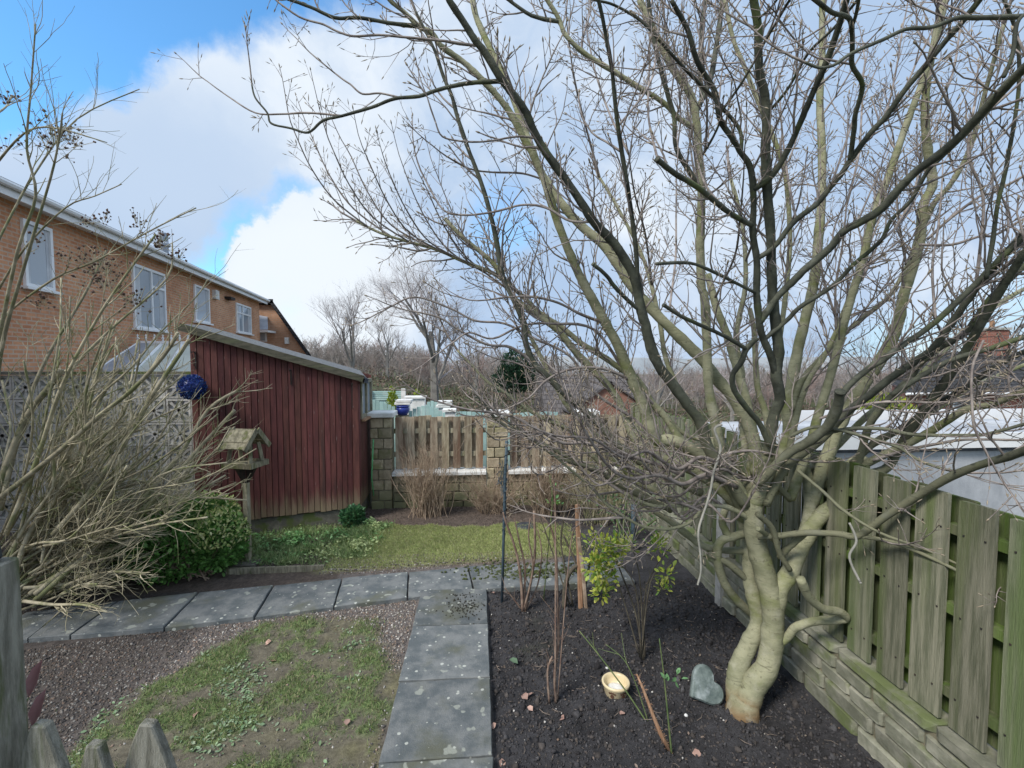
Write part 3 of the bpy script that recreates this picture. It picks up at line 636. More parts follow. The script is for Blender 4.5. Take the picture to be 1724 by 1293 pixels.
# pale stems behind
limb([(1365, 850), (1385, 790), (1412, 717), (1428, 689), (1454, 647), (1491, 592), (1510, 550), (1521, 500), (1533, 459), (1549, 401), (1554, 347), (1570, 310), (1563, 260), (1558, 209), (1560, 144), (1575, 60), (1590, -10)], 27, 9, 2.5, 2.8, m_bark, frm=.35)
limb([(1300, 830), (1327, 735), (1327, 690), (1334, 639), (1345, 581), (1359, 523), (1370, 477), (1377, 412), (1382, 354), (1384, 296), (1383, 230), (1380, 162), (1384, 93), (1384, -10)], 25, 9, 3.4, 2.85, m_bark, frm=.3)
limb([(1330, 840), (1360, 760), (1383, 681), (1396, 639), (1415, 570), (1427, 523), (1454, 431), (1463, 389), (1482, 331), (1496, 296), (1526, 209), (1544, 162), (1568, 93), (1595, -10)], 18, 9, 2.5, 2.8, m_bark, frm=.3)
limb([(1320, 800), (1343, 693), (1362, 639), (1385, 604), (1408, 558), (1430, 500), (1450, 470)], 12, 6, 2.9, 2.85, m_bark, frm=.4)
limb([(1335, 690), (1350, 640), (1385, 600), (1431, 553), (1459, 530), (1500, 495), (1530, 440)], 11, 6, 3.0, 2.9, m_bark, frm=.3)
# right hand bundle
limb([(1290, 850), (1324, 787), (1380, 743), (1421, 698), (1463, 666), (1491, 643), (1533, 613), (1568, 589), (1598, 550), (1640, 490), (1690, 430), (1750, 365)], 16, 11, 1.9, 2.75, m_barkd, frm=.4)
limb([(1275, 815), (1324, 766), (1359, 745), (1394, 717), (1410, 685), (1414, 660)], 18, 17, 2.3, 2.7, m_barkd, blunt=True, dens=.3)
limb([(1385, 715), (1419, 661), (1463, 620), (1486, 606), (1521, 580), (1565, 550), (1620, 500), (1680, 440), (1750, 375)], 11, 9, 1.9, None, m_barkd, frm=.3)
limb([(1440, 800), (1452, 754), (1463, 717), (1482, 689), (1510, 659), (1533, 636), (1544, 617), (1579, 587), (1626, 559), (1670, 500), (1750, 425)], 13, 9, 2.1, 2.7, m_barkd, frm=.35)
limb([(1440, 800), (1490, 790), (1514, 754), (1533, 724), (1556, 689), (1579, 659), (1602, 627), (1626, 592), (1649, 550), (1690, 480), (1745, 395)], 18, 13, 1.85, 2.7, m_barkd, frm=.35)
limb([(1435, 780), (1475, 743), (1510, 726), (1556, 694), (1626, 652), (1684, 613), (1760, 575)], 12, 8, 2.1, 2.7, m_barkd, frm=.3)
limb([(1440, 790), (1490, 765), (1533, 745), (1579, 719), (1626, 689), (1672, 680), (1760, 640)], 14, 11, 1.9, 2.7, m_bark, frm=.3)
limb([(1500, 665), (1547, 636), (1602, 606), (1672, 585), (1760, 555)], 9, 9, 2.0, 2.3, m_barkd, frm=.2)
limb([(1380, 705), (1412, 694), (1463, 680), (1510, 676), (1579, 678), (1649, 671), (1760, 660)], 5, 4, 1.9, 2.5, m_twig, frm=.2)
limb([(1370, 735), (1428, 722), (1486, 722), (1533, 731), (1602, 733), (1660, 731), (1755, 705)], 7, 6, 1.9, 2.5, m_barkd, frm=.2)
limb([(1470, 775), (1519, 759), (1579, 747), (1626, 740), (1716, 741)], 6, 4, 2.1, 2.6, m_twig, dens=.7)
limb([(1276, 904), (1311, 902), (1357, 897), (1412, 899), (1444, 902), (1490, 870), (1540, 838), (1595, 805), (1650, 783), (1696, 769), (1780, 740)], 11, 15, 1.55, 2.7, m_barkd, frm=.5, dens=.6)
limb([(1310, 915), (1298, 905), (1276, 890)], 10, 9, 2.6, 2.75, m_bark, dens=0, blunt=True)
limb([(1312, 938), (1330, 920), (1357, 897)], 12, 11, 2.55, 2.72, m_bark, dens=0)
limb([(1275, 865), (1300, 890), (1312, 930), (1330, 960)], 11, 9, 2.65, 2.6, m_barkd, dens=0)
limb([(1656, 573), (1637, 620), (1637, 689), (1642, 724), (1665, 770)], 4, 4, 1.7, 1.7, m_twig, dens=.4)
limb([(1343, 792), (1386, 828), (1421, 860), (1481, 897), (1558, 925), (1627, 957), (1696, 989)], 6, 4, 1.8, 2.5, m_barkd, dens=.25)
limb([(1444, 902), (1490, 910), (1536, 925), (1623, 966)], 8, 6, 1.9, None, m_barkd, dens=.1, blunt=True)
limb([(1330, 735), (1370, 719), (1421, 726), (1463, 738), (1510, 752), (1544, 773), (1579, 787), (1610, 794)], 6, 5, 2.1, 2.55, m_barkd, dens=.7)
limb([(1215, 715), (1203, 723), (1213, 756), (1202, 793), (1197, 821), (1190, 848), (1176, 893), (1179, 932), (1180, 962), (1175, 983)], 5, 3.5, 2.35, 2.5, m_pale, dens=.35, tw=(.06, .2), blunt=True)
limb([(1430, 880), (1442, 911), (1430, 938), (1448, 980)], 4, 4, 2.1, 2.2, m_pale, dens=0, blunt=True)
limb([(1320, 850), (1300, 800), (1335, 760), (1370, 750)], 12, 8, 2.6, None, m_barkd, dens=.4)
# lower left bundle
limb([(1240, 850), (1180, 800), (1127, 776), (1085, 755), (1066, 735), (1050, 693), (1038, 669), (1015, 639), (987, 611), (964, 586), (941, 558), (911, 535), (875, 510), (862, 498), (839, 454), (811, 426), (777, 398), (749, 368)], 20, 7, 2.9, 2.9, m_bark, frm=.4, dens=1.1)
limb([(1200, 790), (1150, 745), (1120, 702), (1096, 676), (1073, 639), (1045, 621), (1015, 600), (980, 579), (946, 551), (908, 526), (870, 490), (830, 460), (780, 440), (735, 420), (690, 408), (640, 392), (600, 372)], 16, 4, 3.0, 2.9, m_bark, frm=.35, dens=1.2)
limb([(1180, 830), (1120, 800), (1090, 785), (1038, 746), (1004, 709), (969, 679), (946, 658), (918, 630), (899, 611), (885, 577), (881, 542), (862, 498), (845, 460), (835, 400), (820, 340), (807, 299), (788, 250), (779, 223), (770, 197), (761, 162), (747, 130), (733, 88), (715, 50), (700, 20)], 17, 5, 2.5, 2.9, m_barkd, frm=.35)
limb([(1100, 830), (1038, 780), (1004, 732), (985, 712), (964, 693), (950, 676), (922, 623), (890, 560), (875, 520), (850, 480)], 12, 6, 3.2, 2.95, m_bark, frm=.35)
limb([(1150, 850), (1080, 815), (1038, 799), (992, 762), (957, 723), (911, 702), (876, 681), (846, 658), (820, 642), (795, 616), (770, 590)], 12, 4, 2.9, 2.95, m_bark, frm=.35)
limb([(1130, 860), (1060, 820), (1015, 799), (969, 776), (934, 758), (899, 741), (876, 730), (848, 716), (827, 697), (800, 660), (785, 640)], 11, 4, 2.7, 2.9, m_barkd, frm=.3)
limb([(1120, 855), (1081, 837), (1035, 811), (1000, 790), (940, 770), (890, 735), (840, 700)], 10, 4, 2.6, 2.85, m_barkd, frm=.25)
limb([(1179, 860), (1162, 879), (1130, 890), (1088, 888), (1058, 874), (1023, 851), (1000, 825), (960, 790), (925, 760)], 6, 4, 2.5, 2.7, m_barkd, frm=.2)
limb([(1262, 876), (1239, 860), (1209, 851), (1139, 851), (1109, 853), (1080, 845), (1050, 830)], 10, 6, 2.75, None, m_bark, dens=.6)
limb([(1150, 800), (1100, 780), (1027, 757), (983, 746), (946, 745), (900, 720), (860, 700), (790, 690)], 8, 4, 2.3, 2.7, m_twig, frm=.25)
limb([(1240, 820), (1190, 800), (1150, 815), (1110, 800), (1060, 805), (1020, 780), (970, 700)], 9, 4, 2.2, 2.75, m_twig, frm=.15)
limb([(1230, 790), (1180, 770), (1140, 790), (1090, 760), (1050, 770), (1000, 740), (950, 735)], 8, 4, 2.2, 2.75, m_twig, frm=.1)
limb([(1250, 800), (1215, 745), (1160, 735), (1120, 700), (1070, 640), (1030, 560), (1000, 500)], 10, 5, 3.5, 3.0, m_bark, frm=.3)
limb([(1230, 830), (1190, 740), (1165, 700), (1140, 650), (1120, 600), (1110, 540), (1085, 440), (1040, 350), (1010, 300)], 12, 5, 3.8, 3.0, m_bark, frm=.3)
limb([(1255, 760), (1248, 690), (1250, 640), (1240, 560), (1255, 480), (1250, 380), (1230, 300)], 12, 6, 3.9, 3.0, m_bark, frm=.3)
limb([(1300, 780), (1290, 700), (1275, 650), (1270, 560), (1262, 520)], 14, 8, 3.5, 3.0, m_bark, frm=.3)
limb([(1345, 800), (1400, 760), (1460, 700), (1540, 640), (1620, 560), (1700, 500), (1760, 470)], 12, 7, 2.9, 2.85, m_bark, frm=.3)
limb([(1400, 800), (1470, 750), (1560, 700), (1640, 650), (1760, 600)], 10, 6, 2.6, 2.8, m_bark, frm=.2)
# high branches
limb([(843, 138), (816, 138), (790, 140), (767, 144), (735, 152), (706, 162), (665, 166), (625, 181), (576, 195), (544, 203), (519, 223), (490, 216), (457, 208), (450, 190), (430, 165), (424, 143)], 8, 3, 2.3, None, m_barkd, dens=.25, tw=(.08, .2), frm=.1)
limb([(576, 195), (520, 190), (475, 192), (430, 190), (388, 165)], 4, 2.5, 2.45, None, m_twig, dens=.4, tw=(.05, .12))
limb([(675, 165), (640, 157), (610, 158), (590, 142), (575, 132), (545, 108)], 4, 2.5, 2.3, None, m_twig, dens=.5, tw=(.08, .2))
limb([(706, 43), (657, 39), (605, 30), (564, 30), (523, 12), (475, -5)], 7, 5, 2.5, None, m_barkd, dens=.6, tw=(.1, .3))
limb([(803, 85), (747, 69), (686, 63), (637, 59), (596, 61), (568, 53), (544, 41), (503, 28), (458, -5)], 5, 3, 2.3, None, m_twig, dens=.6, tw=(.1, .3))
limb([(905, 232), (870, 230), (820, 238), (780, 238), (745, 230), (733, 205)], 4, 3, 2.2, None, m_twig, dens=.7, tw=(.1, .3))
limb([(921, 303), (880, 292), (830, 290), (790, 284), (750, 262)], 4, 3, 2.6, None, m_twig, dens=.8, tw=(.1, .3))
limb([(1000, 375), (960, 372), (920, 350), (880, 345), (830, 357), (780, 362), (745, 352), (715, 300)], 5, 3, 2.6, None, m_twig, dens=.9, tw=(.1, .35))
limb([(1167, 223), (1144, 200), (1116, 172), (1070, 144), (1035, 121), (988, 93), (953, 60), (940, 30), (915, -10)], 9, 8, 2.9, None, m_bark, frm=.2)
limb([(935, 42), (895, 26), (850, -5)], 7, 6, 2.9, None, m_barkd)
limb([(1262, 250), (1246, 220), (1220, 186), (1195, 158), (1162, 125), (1121, 81), (1081, 37), (1035, 9), (1000, 0)], 7, 4, 2.1, None, m_barkd, frm=.1)
limb([(1180, 320), (1167, 299), (1139, 250), (1135, 197), (1125, 162), (1111, 111), (1100, 60), (1090, -10)], 9, 7, 2.7, None, m_barkd, frm=.15)
limb([(1306, 620), (1322, 500), (1330, 400), (1323, 299), (1313, 260), (1297, 220), (1271, 158), (1255, 116), (1234, 65), (1220, -5)], 9, 7, 2.9, 2.7, m_bark, frm=.2)
limb([(1283, 90), (1302, 46), (1334, -8)], 5, 5, 1.8, None, m_barkd)
limb([(1281, 35), (1296, 15), (1313, -8)], 4, 4, 1.8, None, m_barkd)
limb([(1211, 190), (1241, 151), (1267, 109)], 5, 4, 2.0, None, m_barkd, dens=.4)
limb([(1181, 264), (1200, 232), (1213, 204)], 5, 4, 2.2, 2.9, m_barkd, dens=.4)
limb([(1718, 28), (1649, 30), (1614, 30), (1568, 46), (1526, 49), (1486, 67), (1433, 90), (1405, 109), (1380, 114), (1355, 105)], 9, 5, 1.6, 1.6, m_barkd, dens=.6)
limb([(1290, 195), (1324, 153), (1354, 100), (1370, 79), (1405, 46), (1450, -8)], 5, 5, 1.9, None, m_barkd, dens=.6)
limb([(1548, 412), (1602, 412), (1649, 398), (1675, 396), (1720, 370)], 5, 4, 2.2, 2.4, m_twig)
limb([(1561, 403), (1602, 366), (1649, 331), (1672, 324), (1735, 290)], 5, 4, 2.2, 2.4, m_twig)
limb([(1553, 390), (1572, 343), (1602, 308), (1633, 250), (1660, 150), (1690, 40)], 9, 6, 2.2, None, m_bark, dens=1.1)
limb([(1660, 470), (1672, 401), (1679, 347), (1691, 296), (1700, 250), (1715, 150), (1712, 60), (1690, 0)], 7, 5, 1.7, 2.0, m_barkd, dens=.8)
limb([(1690, 130), (1705, 90), (1712, 40), (1730, 20)], 6, 6, 1.5, 1.5, m_barkd, dens=.5)
limb([(1640, 500), (1650, 420), (1655, 330), (1630, 260), (1640, 180)], 5, 4, 2.2, 2.2, m_twig, dens=.9)
for ln in ([(1110, 740), (1060, 700), (1000, 660), (960, 600), (900, 570), (850, 545), (800, 540), (760, 520), (700, 500), (660, 515)],
           [(1050, 620), (1000, 555), (930, 545), (880, 548), (830, 570), (790, 560), (765, 575)],
           [(900, 610), (860, 585), (820, 580), (780, 560), (740, 535), (700, 525)],
           [(1020, 545), (980, 530), (940, 510), (900, 500), (860, 500), (820, 505)],
           [(1100, 690), (1060, 640), (1010, 620), (960, 622), (920, 640), (890, 670), (850, 690)]):
    limb(ln, 6, 3, 2.6, None, m_twig, frm=.3, dens=.7)
for k in range(9):                            # the fine fan of shoots at the left edge of the crown
    x = 880 - k * 32; y = 500 - k * 14
    limb([(x, y), (x - 60, y - 50), (x - 100, y - 105), (x - 128, y - 165)], 3.5, 2, 2.7 + rng.uniform(-.3, .3), None, m_twig, dens=1.1, tw=(.08, .25), frm=.1, snap=60)
for k in range(26):                           # young shoots through the crown
    x = rng.uniform(1000, 1680); y = rng.uniform(120, 560); s = rng.uniform(-.8, .9) + (x - 1270) / 600
    limb([(x, y), (x + 35 * s, y - 70), (x + 60 * s, y - 140), (x + 75 * s, y - 210)], 4.5, 2.5, rng.uniform(2.3, 3.6), None, m_twig, dens=1.0, tw=(.1, .35), frm=.1, snap=60)
for k in range(16):                           # short crooked spurs round the hub
    x = rng.gauss(1190, 90); y = rng.gauss(815, 35); s = rng.choice((-1, -1, 1))
    limb([(x, y), (x + 35 * s, y - 12), (x + 75 * s, y + rng.uniform(-25, 25)), (x + 120 * s, y + rng.uniform(-50, 15))], 6, 3, 2.3 + rng.uniform(0, .7), None, m_twig, dens=.55, tw=(.08, .3), frm=.2, snap=70)
o = bake('twigs', fine, m_twig, tree, smooth=True); o['kind'] = 'stuff'
o = bake('far_side_twigs', fine2, m_twig, tree, smooth=True); o['kind'] = 'stuff'
o = bake('buds', buds, m_bud, tree, smooth=True); o['kind'] = 'stuff'

# ------------------------------------------------------------------ timber fence on its stone base (right)
FX = 2.16; FY0, FY1 = .75, 6.55
def unit_piece(j=.04, ch=.06):               # chamfered rough block, unit size, centred
    mb = MB(); mb.box(-.5, .5, -.5, .5, -.5, .5); return mb
def stone_mesh(seed, sub=1):
    r = random.Random(seed); a = .5; c = .07
    V = [];
    # 8 corners cut into 24 vertices would be heavy; use two rings of 8 on each face instead
    e = .025; ring = lambda s: [(-a + e, -a), (a - e, -a), (a, -a + c), (a, a - c), (a - e, a), (-a + e, a), (-a, a - c), (-a, -a + c)]
    for y, k in ((-.5, .90), (-.36, 1.0), (.5, 1.0)):
        for x, z in ring(1): V.append(Vector((x * k + r.uniform(-.008, .008), y + r.uniform(-.04, .04), z * k + r.uniform(-.02, .02))))
    mb = MB(); mb.v = V
    for i in range(2):
        for q in range(8): mb.f.append((i * 8 + q, i * 8 + (q + 1) % 8, (i + 1) * 8 + (q + 1) % 8, (i + 1) * 8 + q))
    mb.f += [tuple(reversed(range(8))), tuple(range(16, 24))]; return mb
STONES = []
for sdd in range(5):
    mb = stone_mesh(sdd); me = bpy.data.meshes.new('stone'); me.from_pydata([tuple(v) for v in mb.v], [], mb.f); me.materials.append(m_stone); STONES.append(me)
STONES2 = [me.copy() for me in STONES]
for me in STONES2: me.materials[0] = m_kerbst
def piece(name, me, parent, c, sx, sy, sz, rz=0, tilt=0):
    o = bpy.data.objects.new(name, me); COL.objects.link(o); o.parent = parent; o.location = Vector(c) - origin(parent)
    o.scale = (sx, sy, sz); o.rotation_euler = (0, tilt, rz); return o
bw = thing('stone_base_wall', 'low mossy stone wall that carries the timber fence along the soil bed', 'wall', (FX, 3.6, 0))
y = FY0; mb = MB(); mb.box(FX - .005, FX + .17, FY0, FY1, -.1, .375); bake('mortar', mb, m_mortar, bw)
hs = [.0, .10, .20, .29, .37]
for r_ in range(4):
    y = FY0 + rng.uniform(-.2, 0)
    while y < FY1:
        ln = rng.uniform(.22, .46); y2 = min(y + ln, FY1)
        piece('stone', rng.choice(STONES2), bw, (FX + .03 + rng.uniform(-.008, .008), (y + y2) / 2, (hs[r_] + hs[r_ + 1]) / 2 - .01), (y2 - y) - .014, .12 , hs[r_ + 1] - hs[r_] - .012, math.pi / 2 * -1)
        y = y2
y = FY0
while y < FY1:
    y2 = min(y + .6, FY1); piece('coping_stone', rng.choice(STONES2), bw, (FX + .07, (y + y2) / 2, .402), (y2 - y) - .008, .21, .05, -math.pi / 2); y = y2
def board_mesh(mt, nm='board', notch=True):
    mb = MB(); e = .012
    P = [(-.5, -.5), (.5, -.5), (.5, .497), (.5 - .08, .5), (-.5 + .08, .5), (-.5, .497)]
    mb.prism([(x, -.5, z) for x, z in P], (0, 1, 0)); me = bpy.data.meshes.new(nm); me.from_pydata([tuple(v) for v in mb.v], [], mb.f); me.materials.append(mt); return me
B1 = board_mesh(m_fence); B2 = board_mesh(m_fenceb)
tf = thing('timber_fence', 'mossy grey-green hit-and-miss board fence standing on the low stone wall at the right', 'fence', (FX, 3.6, .42))
y = FY0 + .03; k = 0
while y < FY1 - .1:
    ph = ((y + .25) % 1.85) / 1.85; top_ = 1.50 + .035 * math.sin(math.pi * ph) + rng.uniform(-.008, .008); wd = .150 + rng.uniform(-.006, .006)
    piece('board', B1, tf, (FX + .032, y + wd / 2, (.44 + top_) / 2), wd, .018, top_ - .44, math.pi / 2, rng.uniform(-.004, .004))
    wb = .135; t2 = top_ - .01
    piece('back_board', B2, tf, (FX + .112, y + .213 + rng.uniform(-.006, .006), (.44 + t2) / 2), wb, .018, t2 - .44, math.pi / 2, rng.uniform(-.004, .004))
    y += .199; k += 1
nh = MB()
y = FY0 + .03
while y < FY1 - .1:
    for z in (.58, .98, 1.36):
        for dy in (.03, .12): nh.lathe((FX + .0225, y + dy + rng.uniform(-.004, .004), z + rng.uniform(-.012, .012)), [(.0042, -.0042), (.0042, .0042)], 6)
    y += .199
o = bake('nail_heads', nh, m_black, tf); o['kind'] = 'stuff'
for y0, y1 in ((FY0, 2.0), (2.09, 3.80), (3.91, 5.60), (5.70, FY1)):
    for z in (.58, .98, 1.36):
        mb = MB(); mb.box(FX + .044, FX + .098, y0, y1, z - .022, z + .022); bake('rail', mb, m_fenceb, tf, loc=Vector((0, y0 - 3.6, 0)))
for y in (3.855,):
    mb = MB(); mb.box(FX - .04 if False else FX + .0225, FX + .125, y - .045, y + .045, .43, 1.46)
    mb2 = MB(); mb2.box(FX - .055, FX + .02, y - .045, y + .045, -.05, 1.30)
    bake('concrete_post', mb2 if y > 3 and y < 5 else mb, m_conc, tf, loc=Vector((0, y - 3.6, 0)))

# ------------------------------------------------------------------ neighbour's garage and house on the right
g = thing('flat_roof_garage', 'low pale rendered garage with a white-edged flat roof behind the timber fence', 'garage', (5.5, 5.2, -1.0))
mb = MB(); mb.box(3.0, 9.5, 4.66, 5.75, -1.4, 1.20); bake('wall', mb, m_render, g)
mb = MB(); mb.box(2.93, 9.6, 4.60, 5.85, 1.22, 1.335); bake('roof', mb, m_render, g)
mb = MB(); mb.box(2.90, 9.62, 4.575, 4.60, 1.20, 1.36); bake('fascia', mb, m_upvc, g)
mb = MB(); mb.box(3.0, 9.5, 4.63, 4.66, 1.155, 1.20); bake('dark_trim', mb, m_metal, g)  # dark metal strip along the wall top under the fascia
mb = MB(); mb.box(4.6, 10.5, 6.3, 6.33, .2, 1.42); o = bake('white_boarding', mb, m_upvc)
tag(tloc(o, (6, 6.3, .2)), 'long white boarding seen just over the flat garage roof', 'panel')
m_rb = courses('red_brick', (1, 0, 0), (.26, .085, .055), (.33, .12, .08), (.33, .28, .25), .225, .075, .01)
m_tile = courses('slate_tiles', (1, 0, 0), (.045, .046, .05), (.065, .066, .07), (.016, .016, .018), .3, .16, .022, bump=1.0)
hY = 20.0
def PX(px, Y): return at(px, 605, Y).x
def PZ(px, py, Y): return at(px, py, Y).z
rh = thing('brick_bungalow', 'red brick bungalow with dark tiled roof and chimney seen through the branches at the right', 'house', (PX(1650, hY), hY, -2))
x0, x1 = PX(1525, hY), PX(1900, hY); ze = PZ(1640, 658, hY); zr = PZ(1640, 592, hY + 3)
KX = .85; mb = MB(); mb.prism([(x0, hY, -2.6), (x1, hY, -2.6), (x1, hY, ze), (x0, hY, ze)], (6 * KX, 6, 0)); bake('wall', mb, m_rb, rh)
mb = MB(); rp = [(x0 - .3, hY - .35, ze - .05), (x1, hY - .35, ze - .05), (x1 + 6 * KX, hY + 6.3, ze - .05), (x0 - .3 + 6.6 * KX, hY + 6.3, ze - .05), (x0 + 1.9 + 3 * KX, hY + 3, zr), (x1 + 3 * KX, hY + 3, zr)]
mb.add([Vector(p) for p in rp], [(0, 1, 5, 4), (3, 0, 4), (2, 3, 4, 5), (1, 2, 5), (3, 2, 1, 0)]); rf = bake('roof', mb, m_tile, rh)
mb = MB(); mb.tube([Vector((x0 - .3, hY - .42, ze - .1)), Vector((x1 + .3, hY - .42, ze - .1))], [.06, .06], 8); bake('gutter', mb, m_upvc, rh)
cx = PX(1667, hY + 3); cw = .55; mb = MB(); mb.box(cx - cw, cx + cw, hY + 2.6, hY + 3.4, zr - .5, PZ(1667, 556, hY + 3)); ch = bake('chimney', mb, m_rb, rf)
zc = PZ(1667, 556, hY + 3); mb = MB(); mb.box(cx - cw - .07, cx + cw + .07, hY + 2.53, hY + 3.47, zc, zc + .12); bake('chimney_cap', mb, m_conc, rh)
mb = MB(); mb.lathe((cx, hY + 3, zc + .12), [(.12, 0), (.14, .05), (.10, .1), (.11, .38), (.0, .38)], 12); bake('chimney_pot', mb, m_orange, rh)
wx0, wx1 = PX(1606, hY), PX(1652, hY); wz0, wz1 = PZ(1630, 711, hY), PZ(1630, 664, hY)
mb = MB(); t = .07
for b_ in ((wx0, wx1, wz0, wz0 + t), (wx0, wx1, wz1 - t, wz1), (wx0, wx0 + t, wz0 + t, wz1 - t), (wx1 - t, wx1, wz0 + t, wz1 - t), ((wx0 + wx1) / 2 - .04, (wx0 + wx1) / 2 + .04, wz0 + t, wz1 - t)):
    mb.box(b_[0], b_[1], hY - .06, hY + .02, b_[2], b_[3])
wf = bake('window', mb, m_upvc, rh); mb = MB(); mb.box(wx0 + .02, wx1 - .02, hY - .025, hY - .005, wz0 + .02, wz1 - .02); bake('pane', mb, m_glass, wf)
# middle houses beyond the back wall
def gable_house(name, label, pxl, pxr, pye, pyr, Y, brick, tile, depth=7, gable_px=None):
    xa, xb = PX(pxl, Y), PX(pxr, Y); ze = PZ((pxl + pxr) / 2, pye, Y); zr = PZ((pxl + pxr) / 2, pyr, Y + 3)
    h = thing(name, label, 'house', ((xa + xb) / 2, Y, -4))
    mb = MB(); mb.box(xa, xb, Y, Y + depth, -5, ze); bake('wall', mb, brick, h)
    mb = MB(); mb.prism([(xa - .3, Y - .4, ze - .05), (xa - .3, Y + depth / 2, zr), (xa - .3, Y + depth + .4, ze - .05)], (xb - xa + .6, 0, 0)); r = bake('roof', mb, tile, h)
    mb = MB(); mb.tube([Vector((xa - .3, Y - .45, ze - .06)), Vector((xb + .3, Y - .45, ze - .06))], [.06, .06], 6); bake('gutter', mb, m_upvc, h)
    return h, xa, xb, ze, zr
m_tile2 = courses('grey_tiles', (1, 0, 0), (.11, .10, .10), (.15, .14, .14), (.05, .045, .045), .35, .3, .03, bump=1.0)
h, xa, xb, ze, zr = gable_house('far_house', 'far grey-roofed house with an orange brick gable beyond the back wall', 925, 1075, 700, 634, 34, m_rb, m_tile2)
m_ob = courses('orange_brick', (1, 0, 0), (.26, .12, .085), (.31, .15, .11), (.3, .24, .2), .225, .09, .01)
gx = [PX(a_, 32) for a_ in (962, 1030, 1100)]; gzz = [PZ(a_, b_, 32) for a_, b_ in ((962, 694), (1030, 646), (1100, 694))]
mb = MB(); mb.prism([(gx[0], 32.2, -5), (gx[2], 32.2, -5), (gx[2], 32.2, gzz[2]), (gx[1], 32.2, gzz[1]), (gx[0], 32.2, gzz[0])], (0, 2.0, 0)); bake('gable', mb, m_ob, h)
mb = MB()
for i_, j_ in ((0, 1), (1, 2)):
    a_ = Vector((gx[i_], 32.0, gzz[i_])); b_ = Vector((gx[j_], 32.0, gzz[j_])); u = (b_ - a_).normalized(); wv = Vector((-u.z, 0, u.x)); mb.quadbox(a_, u, Vector((0, 1, 0)), wv, (-.2, (b_ - a_).length + .1), (0, 2.3), (.01, .13))
bake('verge', mb, m_tile2, h)
# yellow-green shrub between garage and bungalow
def leafblob(name, label, cat, centres, n, size, tones, mat_=m_leafy, stems=None, group=None, base=None, upb=.5, inner=.25, srange=(.6, 1.2)):
    c0 = base or Vector((centres[0][0], centres[0][1], 0)); th = thing(name, label, cat, c0, group); P = []; D = []
    wt = np.array([c[3] * c[4] * c[5] for c in centres]) ** (2 / 3.); wt /= wt.sum()
    idx = npr.choice(len(centres), n, p=wt)
    for i in idx:
        x, y, z, rx, ry, rz = centres[i]
        d = npr.normal(size=3); d /= np.linalg.norm(d); rad = (1 - inner * npr.uniform() ** 1.2) if npr.uniform() > .18 else npr.uniform(.3, 1)
        bumpy = 1 + .22 * noise.noise(Vector(d * 2.7) + Vector((i, 0, 0)))
        P.append((x + d[0] * rx * rad * bumpy, y + d[1] * ry * rad * bumpy, z + d[2] * rz * rad * bumpy)); D.append(d + npr.normal(size=3) * .5 + np.array([0, 0, upb]))
    P = np.array(P); D = np.array(D); tn = pal(tones, n)
    k = P[:, 2] > .01; P, D, tn = P[k], D[k], tn[k]
    o = scatter('leaves', LEAF[0], LEAF[1], P, size * npr.uniform(srange[0], srange[1], len(P)), frames(D), mat_, th, tones=tn); o['kind'] = 'stuff'
    return th
cx_, cz_ = PX(1492, 9), PZ(1492, 690, 9)
th = leafblob('golden_shrub', 'bright yellow-green shrub behind the garage, left of the brick bungalow', 'shrub', [(cx_, 9, cz_ - .3, .62, .6, .62), (cx_ + .5, 9.1, cz_ - .4, .5, .5, .5), (cx_ - .5, 8.9, cz_ - .5, .45, .5, .5)], 5200, .07,
              [(.30, .36, .03), (.24, .32, .04), (.38, .40, .05), (.14, .22, .03)], base=Vector((cx_, 9, -1)))
mb = MB(); [mb.tube([Vector((cx_ + rng.uniform(-.1, .1), 9, -1.6)), Vector((cx_ + rng.uniform(-.5, .5), 9, cz_ - .1))], [.03, .01], 5) for _ in range(8)]; bake('stems', mb, m_dead, th)

# ------------------------------------------------------------------ back wall with pillars and board panels
WY = 6.60
bwall = thing('stone_back_wall', 'buff stone garden wall with white-capped pillars across the end of the garden', 'wall', (.3, WY, 0))
def course_run(xa, xb, ya, zs, depth, parent, lens=(.2, .36)):
    for r_ in range(len(zs) - 1):
        x = xa + (0 if r_ % 2 else rng.uniform(-.1, 0)); first = True
        while x < xb - .01:
            x2 = min(x + rng.uniform(*lens), xb)
            if xb - x2 < .08: x2 = xb
            a_ = max(x, xa)
            piece('stone', rng.choice(STONES), parent, ((a_ + x2) / 2, ya + depth / 2 + rng.uniform(-.006, .006), (zs[r_] + zs[r_ + 1]) / 2), x2 - a_ - .012, depth, zs[r_ + 1] - zs[r_] - .012)
            x = x2
lp = [(gz(626, 859).x, .30), (PX(819, WY), .31), (1.42, .31)]
zs9 = [i * .148 for i in range(10)]
for i, (xp, wd) in enumerate(lp):
    mb = MB(); mb.box(xp + .015, xp + wd - .015, WY + .02, WY + .29, -.1, 1.33); bake('pillar_core', mb, m_mortar, bwall, loc=Vector((xp - .3, 0, 0)))
    for r_ in range(9):
        sp_ = xp + wd * (.36 if r_ % 2 else .62)
        for a_, b_ in ((xp, sp_), (sp_, xp + wd)):
            piece('stone', rng.choice(STONES), bwall, ((a_ + b_) / 2, WY + .05 + rng.uniform(-.004, .004), (zs9[r_] + zs9[r_ + 1]) / 2), b_ - a_ - .01, .10, .136)
    mb = MB(); mb.box(xp - .03, xp + wd + .03, WY - .04, WY + .34, 1.336, 1.405); bake('pillar_cap', mb, m_white, bwall, loc=Vector((xp - .3, 0, 0)), bev=.008)
gaps = [(lp[0][0] + .30, lp[1][0]), (lp[1][0] + .31, lp[2][0]), (lp[2][0] + .31, 2.3)]
zlow = [0, .125, .25, .375, .50]
